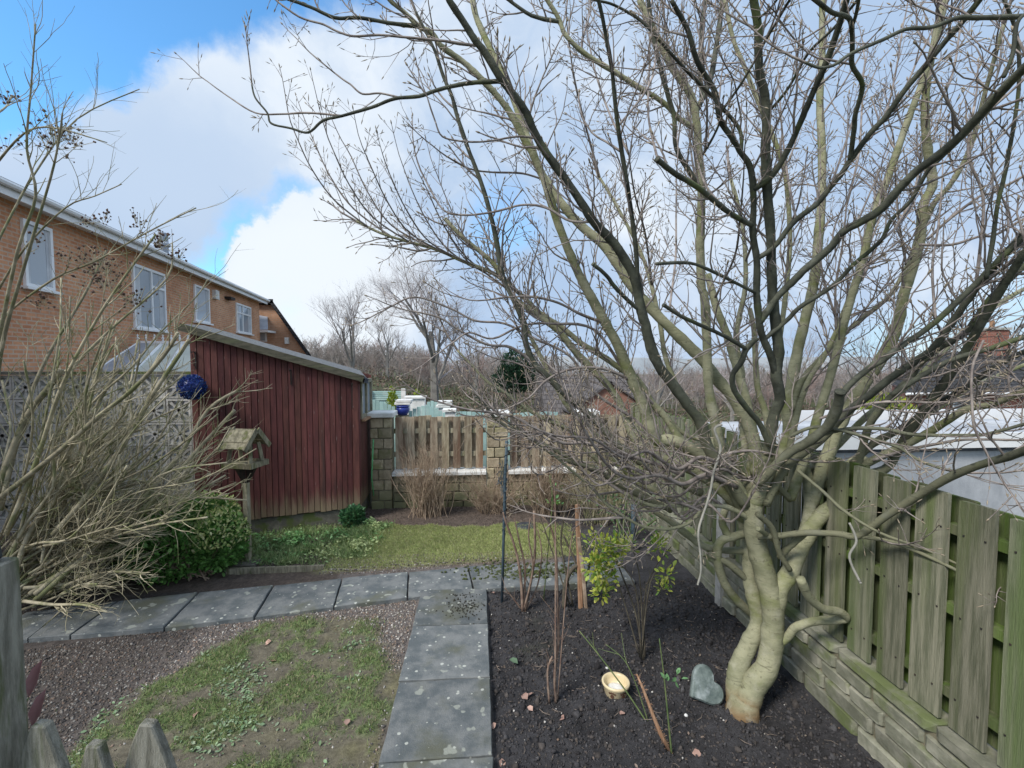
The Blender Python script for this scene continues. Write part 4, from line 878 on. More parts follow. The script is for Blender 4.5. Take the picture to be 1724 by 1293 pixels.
for xa, xb in gaps:
    mb = MB(); mb.box(xa, xb, WY + .06, WY + .25, -.1, .5); bake('wall_core', mb, m_mortar, bwall, loc=Vector((xa - .3, 0, 0)))
    course_run(xa + .004, xb - .004, WY + .02, zlow, .1, bwall)
    x = xa + .002
    while x < xb - .02:
        x2 = min(x + .46, xb - .002); mb = MB(); mb.box(x, x2 - .004, WY - .04, WY + .30, .502, .555 + rng.uniform(-.004, .004)); bake('white_coping', mb, m_white, bwall, loc=Vector((x - .3, 0, 0)), bev=.006); x = x2
PB = board_mesh(m_panel)
labs = ['weathered brown board panel between the first two stone pillars, behind the dry shrub', 'weathered board panel right of the middle stone pillar, behind the branches', 'short weathered board panel in the far right corner of the back wall']
for (xa, xb), lb in zip(gaps, labs):
    pn = thing('board_panel', lb, 'fence panel', ((xa + xb) / 2, WY + .15, .56), 'board panels on the back wall')
    for z in (.78, 1.12): mb = MB(); mb.box(xa + .004, xb - .004, WY + .142, WY + .172, z - .035, z + .035); bake('rail', mb, m_oldwood, pn)
    x = xa + .03; k = 0
    while x < xb - .08:
        tp = 1.33 + rng.uniform(-.015, .015)
        piece('board', PB, pn, (x + .055, WY + .13, (.57 + tp) / 2), .105, .017, tp - .57, 0, rng.uniform(-.006, .006))
        if x + .2 < xb: piece('back_board', PB, pn, (x + .135, WY + .185, (.57 + tp) / 2), .10, .017, tp - .57, 0, rng.uniform(-.006, .006))
        x += .165
# green pipe beside the shed corner
a_ = at(628, 740, 6.5); b_ = gz(632, 857); mb = MB(); mb.tube([b_, Vector((b_.x, 6.5, .5)), Vector((a_.x, 6.52, a_.z))], [.009] * 3, 8)
tag(tloc(bake('green_pipe', mb, m_hose, smooth=True), b_), 'thin bright green pipe standing between shed corner and stone pillar', 'pipe')

# ------------------------------------------------------------------ shed
sh = thing('garden_shed', 'tall lean-to shed of dark red stained vertical planks with a grey felt roof', 'shed', (-2.4, 5.9, 0))
SR = Vector((-1.57, 6.14, 0)); SL = Vector((-3.30, 5.59, 0)); u = (SR - SL); LEN = u.length; u.normalize(); nrmv = Vector((u.y, -u.x, 0))  # towards camera
Z1 = Vector((0, 0, 1)); zL, zR = 2.50, 1.93
zt = lambda s: zL + (zR - zL) * s / LEN
mb = MB(); s = 0; e = []
n_pl = 27; sp = LEN / n_pl
for i in range(n_pl):
    s0 = i * sp + .001; s1 = (i + 1) * sp - .0012; j = rng.uniform(-.003, .003); zb = .215 + rng.uniform(-.008, .008)
    mb = MB(); P = [(s0, zb), (s1, zb), (s1, zt(s1)), (s0, zt(s0))]
    c_ = SL + u * s0
    q = [SL + u * a_ + nrmv * (.0 + j) + Z1 * z for a_, z in P]; q2 = [p + nrmv * .016 for p in q]
    # bevelled long edges
    q2[0] += u * .003; q2[3] += u * .003; q2[1] -= u * .003; q2[2] -= u * .003
    mb.add(q + q2, [(4, 5, 6, 7), (0, 1, 5, 4), (1, 2, 6, 5), (2, 3, 7, 6), (3, 0, 4, 7)]); bake('plank', mb, m_shed, sh, loc=c_ - origin(sh))
m_inner = mat('shed_inner', (.03, .015, .013), (.05, .025, .02), 5, .9, .2, var=0)
sd_ = Vector((-.03, 1, 0)).normalized(); DEP = .92
mb = MB(); mb.quadbox(SL, u, nrmv * -1, Z1, (.01, LEN - .01), (.004, .03), (.2, 1.92)); 
P = [SL + u * .0 + Z1 * .21, SR + Z1 * .21, SR + Z1 * (zR - .01), SL + Z1 * (zL - .01)]; mb = MB(); mb.prism([p - nrmv * .005 for p in P], -nrmv * .03); bake('backing', mb, m_inner, sh)
mb = MB(); mb.quadbox(SR - u * .01, u, nrmv, Z1, (-.055, .02), (.014, .034), (.2, zR)); bake('corner_post', mb, m_shed, sh)
# right side: planks below and beside the window
wv = sd_; oN = Vector((wv.y, -wv.x, 0))
for i in range(9):
    a0 = i * DEP / 9 + .002; a1 = (i + 1) * DEP / 9 - .002; top_ = 1.36 if 1 <= i <= 7 else 1.88
    mb = MB(); mb.quadbox(SR, wv, oN, Z1, (a0, a1), (.0, .016), (.22, top_)); bake('side_plank', mb, m_shed, sh, loc=SR + wv * a0 - origin(sh))
mb = MB(); y0, y1 = DEP / 9, DEP * 8 / 9
for a_, b_, c_, d_ in ((y0, y1, 1.36, 1.41), (y0, y1, 1.83, 1.88), (y0, y0 + .05, 1.41, 1.83), (y1 - .05, y1, 1.41, 1.83), ((y0 + y1) / 2 - .02, (y0 + y1) / 2 + .02, 1.41, 1.83)):
    mb.quadbox(SR, wv, oN, Z1, (a_, b_), (-.01, .035), (c_, d_))
wf = bake('window', mb, m_oldwood, sh); mb = MB(); mb.quadbox(SR, wv, oN, Z1, (y0 + .02, y1 - .02), (.0, .006), (1.38, 1.86)); bake('pane', mb, m_glass, wf)
mb = MB(); mb.quadbox(SR, wv, oN, Z1, (y0 - .03, y1 + .03), (.036, .085), (1.335, 1.362)); bake('sill', mb, m_orange, wf)
# rear and left walls
SLb = SL + sd_ * DEP; SRb = SR + sd_ * DEP
mb = MB(); mb.prism([SL + Z1 * .21, SL + Z1 * (zL - .01), SLb + Z1 * (zL - .01), SLb + Z1 * .21], u * .02); mb.prism([SLb + Z1 * .21, SRb + Z1 * .21, SRb + Z1 * (zR - .01), SLb + Z1 * (zL - .01)], sd_ * .02); bake('rear_wall', mb, m_shed, sh)
# plinth
mb = MB(); mb.prism([SL + nrmv * -.02 - u * .02 - Z1 * .1, SR - nrmv * .0 + u * .0 - Z1 * .1, SRb + u * .0 - Z1 * .1, SLb - Z1 * .1], Z1 * .30); bake('plinth', mb, m_coping, sh)
mb = MB(); mb.quadbox(SR, u, nrmv, Z1, (-.06, .03), (-.02, .04), (-.05, .235)); bake('corner_block', mb, m_oldwood, sh)
# roof with overhang, bargeboard
ov = .07; sl = (SR + Z1 * zR - SL - Z1 * zL).normalized(); A0 = SL + Z1 * (zL + .004) - sl * .07 + nrmv * ov; up_ = sl.cross(nrmv) * -1
if up_.z < 0: up_ = -up_
RL = (SR + Z1 * zR - SL - Z1 * zL).length + .07 + .10
rdv = (nrmv * -1 + Z1 * .055).normalized(); mb = MB(); mb.quadbox(A0, sl, rdv, up_, (0, RL), (0, DEP + .16), (.0, .028)); rf = bake('roof', mb, m_roof, sh)
mb = MB(); mb.quadbox(A0, sl, nrmv, up_, (-.01, RL - .02), (.0, .02), (-.05, .034)); bake('bargeboard', mb, m_barge, sh)
mb = MB(); e0 = A0 + sl * RL; mb.quadbox(e0, sl, nrmv * -1, up_, (0, .05), (0, DEP + .16), (-.05, .012)); bake('gutter', mb, m_metal, sh)
# iron hanging brackets
def bracket(px, py0, py1, lb):
    c = at(px, (py0 + py1) / 2, 5.9); t_ = (c - SL).dot(u); b0 = SL + u * t_ + nrmv * .02; z0 = at(px, py1, b0.y).z; z1 = at(px, py0, b0.y).z
    mb = MB(); mb.quadbox(b0, u, nrmv, Z1, (-.008, .008), (0, .006), (z0, z1)); tip = b0 + nrmv * .17 + Z1 * (z1 - .02)
    mb.tube([b0 + Z1 * (z1 - .02), b0 + nrmv * .09 + Z1 * (z1 + .0), tip, tip + nrmv * .02 + Z1 * .03], [.005] * 4, 6)
    mb.tube([b0 + Z1 * (z0 + .02), b0 + nrmv * .06 + Z1 * (z0 + .05), b0 + nrmv * .12 + Z1 * (z1 - .03)], [.004] * 3, 6)
    o = bake('hanging_bracket', mb, m_black); tag(tloc(o, b0 + Z1 * z1), lb, 'bracket', 'iron brackets on the shed'); return tip
bracket(490, 622, 648, 'black iron hanging bracket near the middle of the red shed wall')
tipb = bracket(341, 592, 622, 'black iron hanging bracket at the left end of the red shed wall')
bracket(594, 645, 690, 'black iron hanging bracket at the right end of the red shed wall')
# blue topiary ball
bc = at(323, 652, 5.45); bl = thing('blue_topiary_ball', 'round deep blue artificial topiary ball hanging by the left corner of the shed', 'ball', bc)
d = npr.normal(size=(1500, 3)); d /= np.linalg.norm(d, axis=1, keepdims=True); p = d * .125 + np.array(bc)
o = scatter('leaves', LEAF[0], LEAF[1], p, npr.uniform(.018, .032, 1500), frames(d + npr.normal(size=d.shape) * .7), m_leafy, bl, tones=pal([(.02, .05, .22), (.03, .08, .30), (.015, .03, .13), (.05, .12, .28)], 1500)); o['kind'] = 'stuff'
mb = MB(); mb.lathe(bc, [(.001, -.12), (.07, -.1), (.115, -.04), (.12, .02), (.09, .08), (.04, .115), (.001, .12)], 16); bake('core', mb, m_blue, bl, smooth=True)
mb = MB(); mb.tube([bc + Z1 * .12, bc + Z1 * .2 + u * .03, tipb + Z1 * -.01], [.002] * 3, 5); bake('hook_wire', mb, m_black, bl)

# ------------------------------------------------------------------ screen block wall
sw = thing('screen_block_wall', 'pale concrete screen block wall with pierced flower pattern behind the left shrub', 'wall', (-4.8, 6.15, 0))
mb = MB(); hw = .145; fr = .024; dp = .045
for b_ in ((-hw, hw, -hw, -hw + fr), (-hw, hw, hw - fr, hw), (-hw, -hw + fr, -hw + fr, hw - fr), (hw - fr, hw, -hw + fr, hw - fr)): mb.box(b_[0], b_[1], -dp, dp, b_[2], b_[3])
for k in range(8):
    a_ = k * math.pi / 4; L_ = (hw - fr) * (1.0 if k % 2 == 0 else 1.36) + .002; uu = Vector((math.cos(a_), 0, math.sin(a_))); vv = Vector((-math.sin(a_), 0, math.cos(a_)))
    P = [uu * .0 + vv * -.012, uu * L_ * .55 + vv * -.013, uu * L_ + vv * -.026, uu * L_ + vv * .026, uu * L_ * .55 + vv * .013, vv * .012]
    mb.prism([p + Vector((0, -dp * .8, 0)) for p in P], (0, dp * 1.6, 0))
blk = bpy.data.meshes.new('screen_block'); blk.from_pydata([tuple(v) for v in mb.v], [], mb.f); blk.materials.append(m_conc)
x = -3.62
while x > -8.3:
    for r_ in range(6):
        o = bpy.data.objects.new('screen_block', blk); COL.objects.link(o); o.parent = sw
        o.location = Vector((x - .15, 6.15 + rng.uniform(-.003, .003), .15 + .02 + r_ * .298 + .148)) - origin(sw); o.rotation_euler = (0, rng.choice((0, math.pi / 2)), 0)
    x -= .298
mb = MB(); mb.box(-8.4, -3.60, 6.08, 6.24, -.1, .165); bake('footing', mb, m_conc, sw)
mb = MB(); mb.box(-8.4, -3.58, 6.07, 6.25, 1.965, 2.0); bake('coping', mb, m_coping, sw)
mb = MB(); mb.box(-3.60, -3.44, 6.08, 6.24, -.1, 1.96); bake('end_pillar', mb, m_conc, sw)

# ------------------------------------------------------------------ the brick house on the left
def hp(px, py, z=None):                       # point on house plane
    pass
HA = at(0, 318, 7.8); HB = at(437, 505, 22.0); zgut = (HA.z + HB.z) / 2
d0 = ray(0, 318); HA = CAM + d0 * ((5.0 - CAM.z) / d0.z); d1 = ray(437, 505); HB = CAM + d1 * ((5.0 - CAM.z) / d1.z)
hu = (HB - HA); hu.z = 0; hl = hu.length; hu.normalize(); hn = Vector((hu.y, -hu.x, 0))
def onh(px, py):                              # (distance along, height) on the house wall
    d = ray(px, py); t = (HA - CAM).dot(hn) / d.dot(hn); p = CAM + d * t; return (p - HA).dot(hu), p.z
m_hb = courses('house_brick', tuple(hu), (.52, .225, .115), (.68, .345, .19), (.58, .44, .33), .225, .075, .013, bump=.4)
H0_ = Vector((HA.x, HA.y, 0))
ho = thing('brick_terrace_house', 'long orange brick house with white upstairs windows and white gutter behind the left wall', 'house', H0_ + hu * 6)
B0 = -7.0
mb = MB(); mb.quadbox(H0_, hu, hn, Z1, (B0, hl - .1), (-7, 0), (-.3, 4.93)); bake('wall', mb, m_hb, ho)
mb = MB(); mb.prism([H0_ + hu * (B0 - .2) + hn * .42 + Z1 * 5.02, H0_ + hu * (B0 - .2) - hn * 3.5 + Z1 * 6.3, H0_ + hu * (B0 - .2) - hn * 7.4 + Z1 * 5.02], hu * (hl - B0 + .35))
m_ht = courses('house_tiles', tuple(hu), (.09, .085, .085), (.13, .12, .12), (.03, .03, .03), .3, .12, .02)
bake('roof', mb, m_ht, ho)
mb = MB(); mb.quadbox(H0_, hu, hn, Z1, (B0, hl + .05), (.003, .30), (4.87, 4.90)); mb.quadbox(H0_, hu, hn, Z1, (B0, hl + .05), (.30, .33), (4.80, 5.0)); bake('fascia', mb, m_upvc, ho)
mb = MB(); mb.tube([H0_ + hu * B0 + hn * .39 + Z1 * 4.97, H0_ + hu * (hl + .08) + hn * .39 + Z1 * 4.97], [.055, .055], 8); bake('gutter', mb, m_upvc, ho)
def hwin(a0, a1, z0, z1, div, trans=None, cur=True):
    mb = MB(); t = .065
    def r_(x0_, x1_, c0, c1, o1=.05): mb.quadbox(H0_, hu, hn, Z1, (x0_, x1_), (-.02, o1), (c0, c1))
    r_(a0, a1, z0, z0 + t); r_(a0, a1, z1 - t, z1); r_(a0, a0 + t, z0 + t, z1 - t); r_(a1 - t, a1, z0 + t, z1 - t)
    for f_ in div: r_(a0 + (a1 - a0) * f_ - .035, a0 + (a1 - a0) * f_ + .035, z0 + t, z1 - t, .045)
    if trans:
        for (f0, f1, fz) in trans: r_(a0 + (a1 - a0) * f0 + .036, a0 + (a1 - a0) * f1 - .036, z0 + (z1 - z0) * fz - .03, z0 + (z1 - z0) * fz + .03, .043)
    wn = bake('window', mb, m_upvc, ho)
    mb = MB(); mb.quadbox(H0_, hu, hn, Z1, (a0 + .03, a1 - .03), (.006, .012), (z0 + .03, z1 - .03)); bake('pane', mb, m_glass, wn)
    for q0, q1 in ((.06, .22), (.80, .94)): mb = MB(); mb.quadbox(H0_, hu, hn, Z1, (a0 + (a1 - a0) * q0, a0 + (a1 - a0) * q1), (.0125, .016), (z0 + .07, z1 - .07)); bake('curtain', mb, m_curt, wn)
    mb = MB(); mb.quadbox(H0_, hu, hn, Z1, (a0 - .08, a1 + .08), (.002, .12), (z0 - .05, z0 - .002)); bake('sill', mb, m_upvc, wn)
def W(pl, pr, pyt, pyb, **k):
    a0, z1 = onh(pl, pyt[0]); a1, z1b = onh(pr, pyt[1]); z0 = onh(pr, pyb)[1]; hwin(a0, a1, z0, (z1 + z1b) / 2, **k)
W(33, 83, (369, 383), 490, div=())
W(220, 275, (442, 462), 558, div=(.55,), trans=[(.55, 1.0, .72)])
W(325, 350, (479, 486), 545, div=())
W(396, 421, (510, 517), 563, div=(.42,), trans=[(.42, 1.0, .68), (0, .42, .68)])
a_, z_ = onh(357, 495); mb = MB(); mb.quadbox(H0_, hu, hn, Z1, (a_, a_ + .35), (.002, .12), (z_ - .16, z_ + .16)); tag(tloc(bake('alarm_box', mb, m_white), H0_ + hu * a_ + Z1 * z_), 'small white alarm box high on the orange brick wall', 'alarm box')
a_, z_ = onh(378, 501); mb = MB(); mb.quadbox(H0_, hu, hn, Z1, (a_, a_ + .5), (.002, .22), (z_ - .05, z_ + .05)); tag(tloc(bake('floodlight', mb, m_black), H0_ + hu * a_ + Z1 * z_), 'black floodlight beside the white alarm box on the brick wall', 'light')
# flue on the roof
fp = at(275, 420, 14.5); mb = MB(); mb.lathe((fp.x, fp.y, 4.9), [(.0, 0), (.13, 0), (.13, .55), (.18, .58), (.18, .64), (.13, .7), (.13, .95), (.0, .95)], 12)
tag(tloc(bake('flue_pipe', mb, m_lead, smooth=False), (fp.x, fp.y, 4.9)), 'short grey flue standing above the gutter of the brick house', 'flue')
# rear gable house further along
GY = 24.0
def gp(px, py): return at(px, py, GY)
m_hb2 = courses('gable_brick', (1, 0, 0), (.46, .25, .15), (.54, .32, .21), (.46, .36, .28), .225, .09, .009, bump=.3)
gb = thing('gable_end_house', 'orange brick gable end with dark sloping verge beyond the long brick house', 'house', gp(460, 600))
P = [gp(424, 680), gp(516, 680), gp(516, 597), gp(458, 514), gp(424, 512)]
EX = Vector((-2.6, 6, 0)); mb = MB(); mb.prism(P, EX); bake('wall', mb, m_hb2, gb)
a_, b_ = gp(454, 509), gp(520, 602); uu = (b_ - a_).normalized(); vv = Vector((-uu.z, 0, uu.x)); vv = vv if vv.z > 0 else -vv
EXn = EX.normalized(); mb = MB(); mb.quadbox(a_, uu, EXn, vv, (0, (b_ - a_).length), (-.25, 6.4), (-.02, .14)); mb.quadbox(gp(424, 511), Vector((1, 0, 0)), EXn, Z1, (0, 1.02), (-.25, 6.4), (0, .2)); bake('roof', mb, m_tile, gb)
a_ = gp(432, 557); mb = MB(); mb.prism([a_ + Vector((0, -.9, 0)), a_ + Vector((.9, -.9, 0)), a_ + Vector((.55, -.1, .65)), a_ + Vector((0, -.1, .75))], (0, .09, .05)); bake('porch_roof', mb, m_lead, gb)
mb = MB(); mb.quadbox(a_ + Vector((0, -.95, -.12)), Vector((1, 0, 0)), Vector((0, 1, 0)), Z1, (-.05, .95), (0, .9), (0, .1)); bake('porch_gutter', mb, m_upvc, gb)
a_ = gp(432, 572); mb = MB(); mb.quadbox(a_, Vector((1, 0, 0)), Vector((0, 1, 0)), Z1, (0, .5), (-.06, 0.01), (-.1, .4)); wn = bake('window', mb, m_upvc, gb); mb = MB(); mb.quadbox(a_, Vector((1, 0, 0)), Vector((0, 1, 0)), Z1, (.06, .44), (-.075, -.062), (-.04, .34)); bake('pane', mb, m_glass, wn)
a_ = gp(484, 579); mb = MB(); mb.quadbox(a_, Vector((1, 0, 0)), Vector((0, 1, 0)), Z1, (-.09, .09), (-.12, -.003), (0, .32)); bake('wall_box', mb, m_white, gb)
# conservatory
cs = thing('conservatory', 'white conservatory with a pale panelled roof and little ridge finials against the brick house', 'conservatory', at(250, 640, 11.4))
ra = at(232, 581, 12.0); rb_ = at(352, 582, 12.0); ea = at(160, 628, 10.4); eb = at(352, 628, 10.2)
pan = [(ra.lerp(rb_, t), ea.lerp(eb, t)) for t in (0, .33, .62, 1.0)]
for i in range(3):
    p0, p1 = pan[i], pan[i + 1]; mb = MB(); mb.prism([p0[1], p1[1], p1[0], p0[0]], (0, .01, .02)); bake('roof_panel', mb, m_lead if i == 0 and False else m_poly, cs)
for i in range(4):
    mb = MB(); d_ = (pan[i][0] - pan[i][1]); mb.tube([pan[i][1] + Z1 * .03, pan[i][0] + Z1 * .03], [.045, .045], 4); bake('glazing_bar', mb, m_upvc, cs)
mb = MB(); mb.prism([ra + Z1 * .03, ra + Vector((.25, -.05, .03)), ea + Vector((.75, .1, .02)), ea + Vector((.0, 0, .02))], (0, 0, .03)); bake('lead_flashing', mb, m_lead, cs)
mb = MB(); mb.tube([ra + Z1 * .05, rb_ + Z1 * .05], [.06, .06], 6); bake('ridge', mb, m_upvc, cs)
for i in range(9):
    p = ra.lerp(rb_, i / 8.5) + Z1 * .1; mb = MB(); mb.lathe(p, [(.03, 0), (.012, .03), (.035, .07), (.01, .11), (.028, .135), (.0, .17)], 8); bake('finial', mb, m_upvc, cs, loc=p - origin(cs))
mb = MB(); mb.prism([ea - Z1 * .02, eb - Z1 * .02, eb - Z1 * .16, ea - Z1 * .16], (0, .1, 0)); bake('eaves_beam', mb, m_upvc, cs)
mb = MB(); mb.prism([ea + Vector((.1, .12, -.16)), eb + Vector((0, .12, -.16)), Vector((eb.x, eb.y + .12, -.1)), Vector((ea.x + .1, ea.y + .12, -.1))], (0, .02, 0)); bake('side_glass', mb, m_glass, cs)
for t in (0.02, .17, .33, .5, .66, .83, .99):
    p = ea.lerp(eb, t); mb = MB(); mb.box(p.x + (.1 if t < .1 else 0) - .03, p.x + (.1 if t < .1 else 0) + .03, p.y + .05, p.y + .11, -.1, p.z - .165); bake('mullion', mb, m_upvc, cs)

# ------------------------------------------------------------------ turquoise fences and bits beyond the back wall
def turq(name, label, Y, px0, px1, tops, n, zb=-.1):
    xa, xb = PX(px0, Y), PX(px1, Y); t_ = thing(name, label, 'fence', ((xa + xb) / 2, Y, 0), 'turquoise fences')
    wd = (xb - xa) / n
    for i in range(n):
        f_ = (i + .5) / n; py = tops(f_); px = px0 + (px1 - px0) * f_; zt_ = PZ(px, py, Y)
        mb = MB(); mb.box(xa + i * wd + .004, xa + (i + 1) * wd - .004, Y, Y + .02, zb, zt_); bake('board', mb, m_turq, t_, loc=Vector((xa + i * wd - (xa + xb) / 2, 0, 0)))
    mb = MB(); mb.box(xa, xb, Y + .022, Y + .06, zb + .3, zb + .36); mb.box(xa, xb, Y + .022, Y + .06, 1.0, 1.07); bake('rail', mb, m_turq, t_)
    return t_
turq('turquoise_fence', 'turquoise fence panel with a curved top just right of the shed', 8.0, 618, 664, lambda f: 672 + 14 * f ** 1.6, 7)
turq('turquoise_fence', 'low domed turquoise fence panel right of the blue pot', 8.0, 686, 744, lambda f: 694 - 11 * math.sin(math.pi * f), 8)
turq('turquoise_fence', 'taller domed turquoise fence panel behind the white cap stones', 9.5, 712, 742, lambda f: 684 - 9 * math.sin(math.pi * f), 5)
turq('turquoise_fence', 'long low turquoise fence top behind the middle stone pillar', 8.2, 744, 940, lambda f: 695 - 2 * math.sin(9 * f), 24)
t4 = thing('slatted_screen', 'pale turquoise slatted screen with white post behind the small conifers', 'fence', at(650, 665, 11), None)
for i in range(5):
    p0 = at(620, 659 + i * 3.2, 11); p1 = at(678, 659 + i * 3.2, 11); mb = MB(); mb.box(p0.x, p1.x, 11, 11.02, p0.z - .03, p0.z - .004 + .01); bake('slat', mb, m_turq, t4)
for px_, py_ in ((679, 654), (621, 656)):
    p0 = at(px_, py_, 10.95); mb = MB(); mb.box(p0.x - .05, p0.x + .05, 10.93, 10.99, -.3, p0.z); bake('post', mb, m_white, t4)
mb = MB(); p0 = at(620, 657, 11); p1 = at(678, 657, 11); mb.box(p0.x, p1.x, 11.022, 11.05, 0, p0.z - .12); bake('backing_panel', mb, m_turq, t4)
for px_, lb in ((660, 'small yellow-green conical conifer nearer the shed, beyond the back wall'), (702, 'small yellow-green conical conifer right of the blue pot, beyond the back wall')):
    Y = 10.0; tz = at(px_, 653 if px_ == 660 else 657, Y); cf = leafblob('dwarf_conifer', lb, 'conifer', [(tz.x, Y, tz.z - .17, .07, .07, .18), (tz.x, Y, tz.z - .34, .12, .12, .22), (tz.x, Y, tz.z - .6, .15, .15, .3)], 1500, .045,
                                           [(.30, .38, .04), (.38, .45, .07), (.20, .28, .03)], group='dwarf conifers', base=Vector((tz.x, Y, 0)), upb=1.6)
    mb = MB(); mb.tube([Vector((tz.x, Y, -.1)), Vector((tz.x, Y, tz.z - .1))], [.03, .01], 6); bake('trunk', mb, m_dead, cf)
def pier(lb, Y, px0, px1, pyt, caps):
    p0, p1 = at(px0, pyt, Y), at(px1, pyt, Y); t_ = thing('white_pier', lb, 'pillar', ((p0.x + p1.x) / 2, Y, 0), 'white capped piers beyond the back wall')
    mb = MB(); mb.box(p0.x + .03, p1.x - .03, Y + .03, Y + .25, -.2, p0.z - .03 * caps - .01); bake('shaft', mb, m_white, t_)
    for i in range(caps):
        mb = MB(); k = rng.uniform(-.02, .02); mb.box(p0.x + k, p1.x + k, Y, Y + .28, p0.z - .04 * (i + 1) + .006, p0.z - .04 * i); bake('cap', mb, m_white, t_)
    return p0, p1
p0, p1 = pier('white capped pier behind the blue pot', 7.9, 664, 690, 674, 2)
pier('stack of white cap stones on a pier left of the middle pillar', 8.6, 735, 759, 676, 3); pier('broad low white capped pier behind the pot', 8.6, 681, 717, 668, 1); pier('low white cap just above the board panel', 7.4, 746, 769, 690, 1)
pc = at(678, 699, 7.2); pt = thing('blue_pot', 'round glazed dark blue pot standing behind the board panel beside the first pillar', 'pot', pc)
mb = MB(); mb.lathe(pc, [(.0, 0), (.06, 0), (.1, .05), (.105, .1), (.09, .13), (.082, .128), (.09, .1), (.0, .1)], 20); bake('body', mb, m_blue, pt, smooth=True)
mb = MB(); mb.lathe(pc + Z1 * .128, [(.088, 0), (.103, .006), (.103, .02), (.085, .024)], 20); bake('rim', mb, m_blue, pt, smooth=True)
mb = MB(); mb.box(pc.x - .09, pc.x + .09, pc.y - .09, pc.y + .09, -.1, pc.z - .002); tag(tloc(bake('pot_stand', mb, m_oldwood), (pc.x, pc.y, -.1)), 'plain wooden block under the dark blue pot', 'stand')

# ------------------------------------------------------------------ far trees
def bare_tree(name, label, base, hgt, spread, seed, trunk_r, n_lv=4, group=None, tilt=0.0, br=(3, 5), first=.3, dense=1):
    r = random.Random(seed); t_ = thing(name, label, 'tree', base, group); tm = MB(); cm = MB()
    def rec(p, d, ln, rad, lv):
        m = 4; P = [p]; q = p; dd = d
        for i in range(m):
            dd = (dd + Vector((r.uniform(-1, 1), r.uniform(-1, 1), r.uniform(-.4, .8))) * (.05 if lv == n_lv else .13)).normalized(); q = q + dd * (ln / m); P.append(q)
        Rr = [rad * (1 - .5 * i / m) for i in range(m + 1)]
        (tm if lv >= n_lv - 1 else cm).tube(P, Rr, 5 if lv >= n_lv - 1 else 3, cap=False)
        if lv == 0: return
        for k in range(r.randint(*br) * (dense if lv <= 2 else 1)):
            f_ = r.uniform(.25, 1.0); i = min(m - 1, int(f_ * m)); a = P[i].lerp(P[i + 1], f_ * m - i)
            s_ = Vector((r.gauss(0, 1), r.gauss(0, 1), r.gauss(0, .5))); s_ -= dd * s_.dot(dd); s_.normalize()
            nd = (dd * .85 + s_ * spread * r.uniform(.6, 1.2) + Vector((0, 0, .22))).normalized()
            rec(a, nd, ln * r.uniform(.5, .78), Rr[i] * .55, lv - 1)
    d = Vector((tilt, 0, 1)).normalized(); rec(Vector(base), d, hgt * .45, trunk_r, n_lv)
    bake('trunk', tm, m_ftree, t_); bake('crown', cm, m_ftwig, t_); return t_
def gb_(px, Y): return Vector((PX(px, Y), Y, land(PX(px, Y), Y) - .1))
bare_tree('bare_tree', 'large rounded bare tree standing beyond the back wall, tallest in the distance', gb_(732, 34), 13.6, .8, 3, .36, 6, br=(4, 5), group='distant bare trees')
bare_tree('bare_tree', 'pale bare tree just right of the shed roof in the distance', gb_(592, 46), 12.2, .7, 5, .25, 5, br=(4, 5), group='distant bare trees')
bare_tree('bare_tree', 'thin bare tree between shed roof and the tall round tree', gb_(652, 50), 9.0, .7, 8, .22, 5, br=(4, 5), group='distant bare trees')
lbs = [(800, 48, 8.6, 'bare tree right behind the dark conifer'), (905, 55, 8.5, 'bare tree above the far grey roof'), (1105, 42, 8.0, 'bare tree seen between the left magnolia limbs'), (1235, 38, 8.6, 'bare tree seen behind the middle magnolia stems'),
       (1345, 36, 8.2, 'bare tree seen just right of the twin dark stems'), (1450, 44, 8.5, 'bare tree seen under the right magnolia limbs'), (1590, 36, 8.6, 'bare tree left of the bungalow chimney'), (1725, 30, 8.2, 'bare tree behind the bungalow at the right edge')]
for i, (px_, Y, h_, lb) in enumerate(lbs): bare_tree('bare_tree', lb, gb_(px_, Y), h_ * 1.25, .75, 20 + i, .2, 5, br=(3, 5), group='distant bare trees')
c = gb_(866, 30); top_ = at(862, 590, 30).z
ev = leafblob('evergreen_tree', 'dark green evergreen tree among the bare woods in the distance', 'tree', [(c.x, 30, top_ - 1.0, .85, .8, 1.0), (c.x - .3, 30, top_ - 1.9, 1.1, 1, .9), (c.x + .5, 30, top_ - 1.7, .9, .9, .9), (c.x, 30, top_ - 2.8, 1.2, 1.1, 1.2)], 6500, .17,
              [(.02, .06, .035), (.03, .08, .045), (.045, .10, .05), (.015, .04, .025)], base=c)
mb = MB(); mb.tube([c, Vector((c.x, 30, top_ - .6))], [.15, .04], 6); bake('trunk', mb, m_ftree, ev)
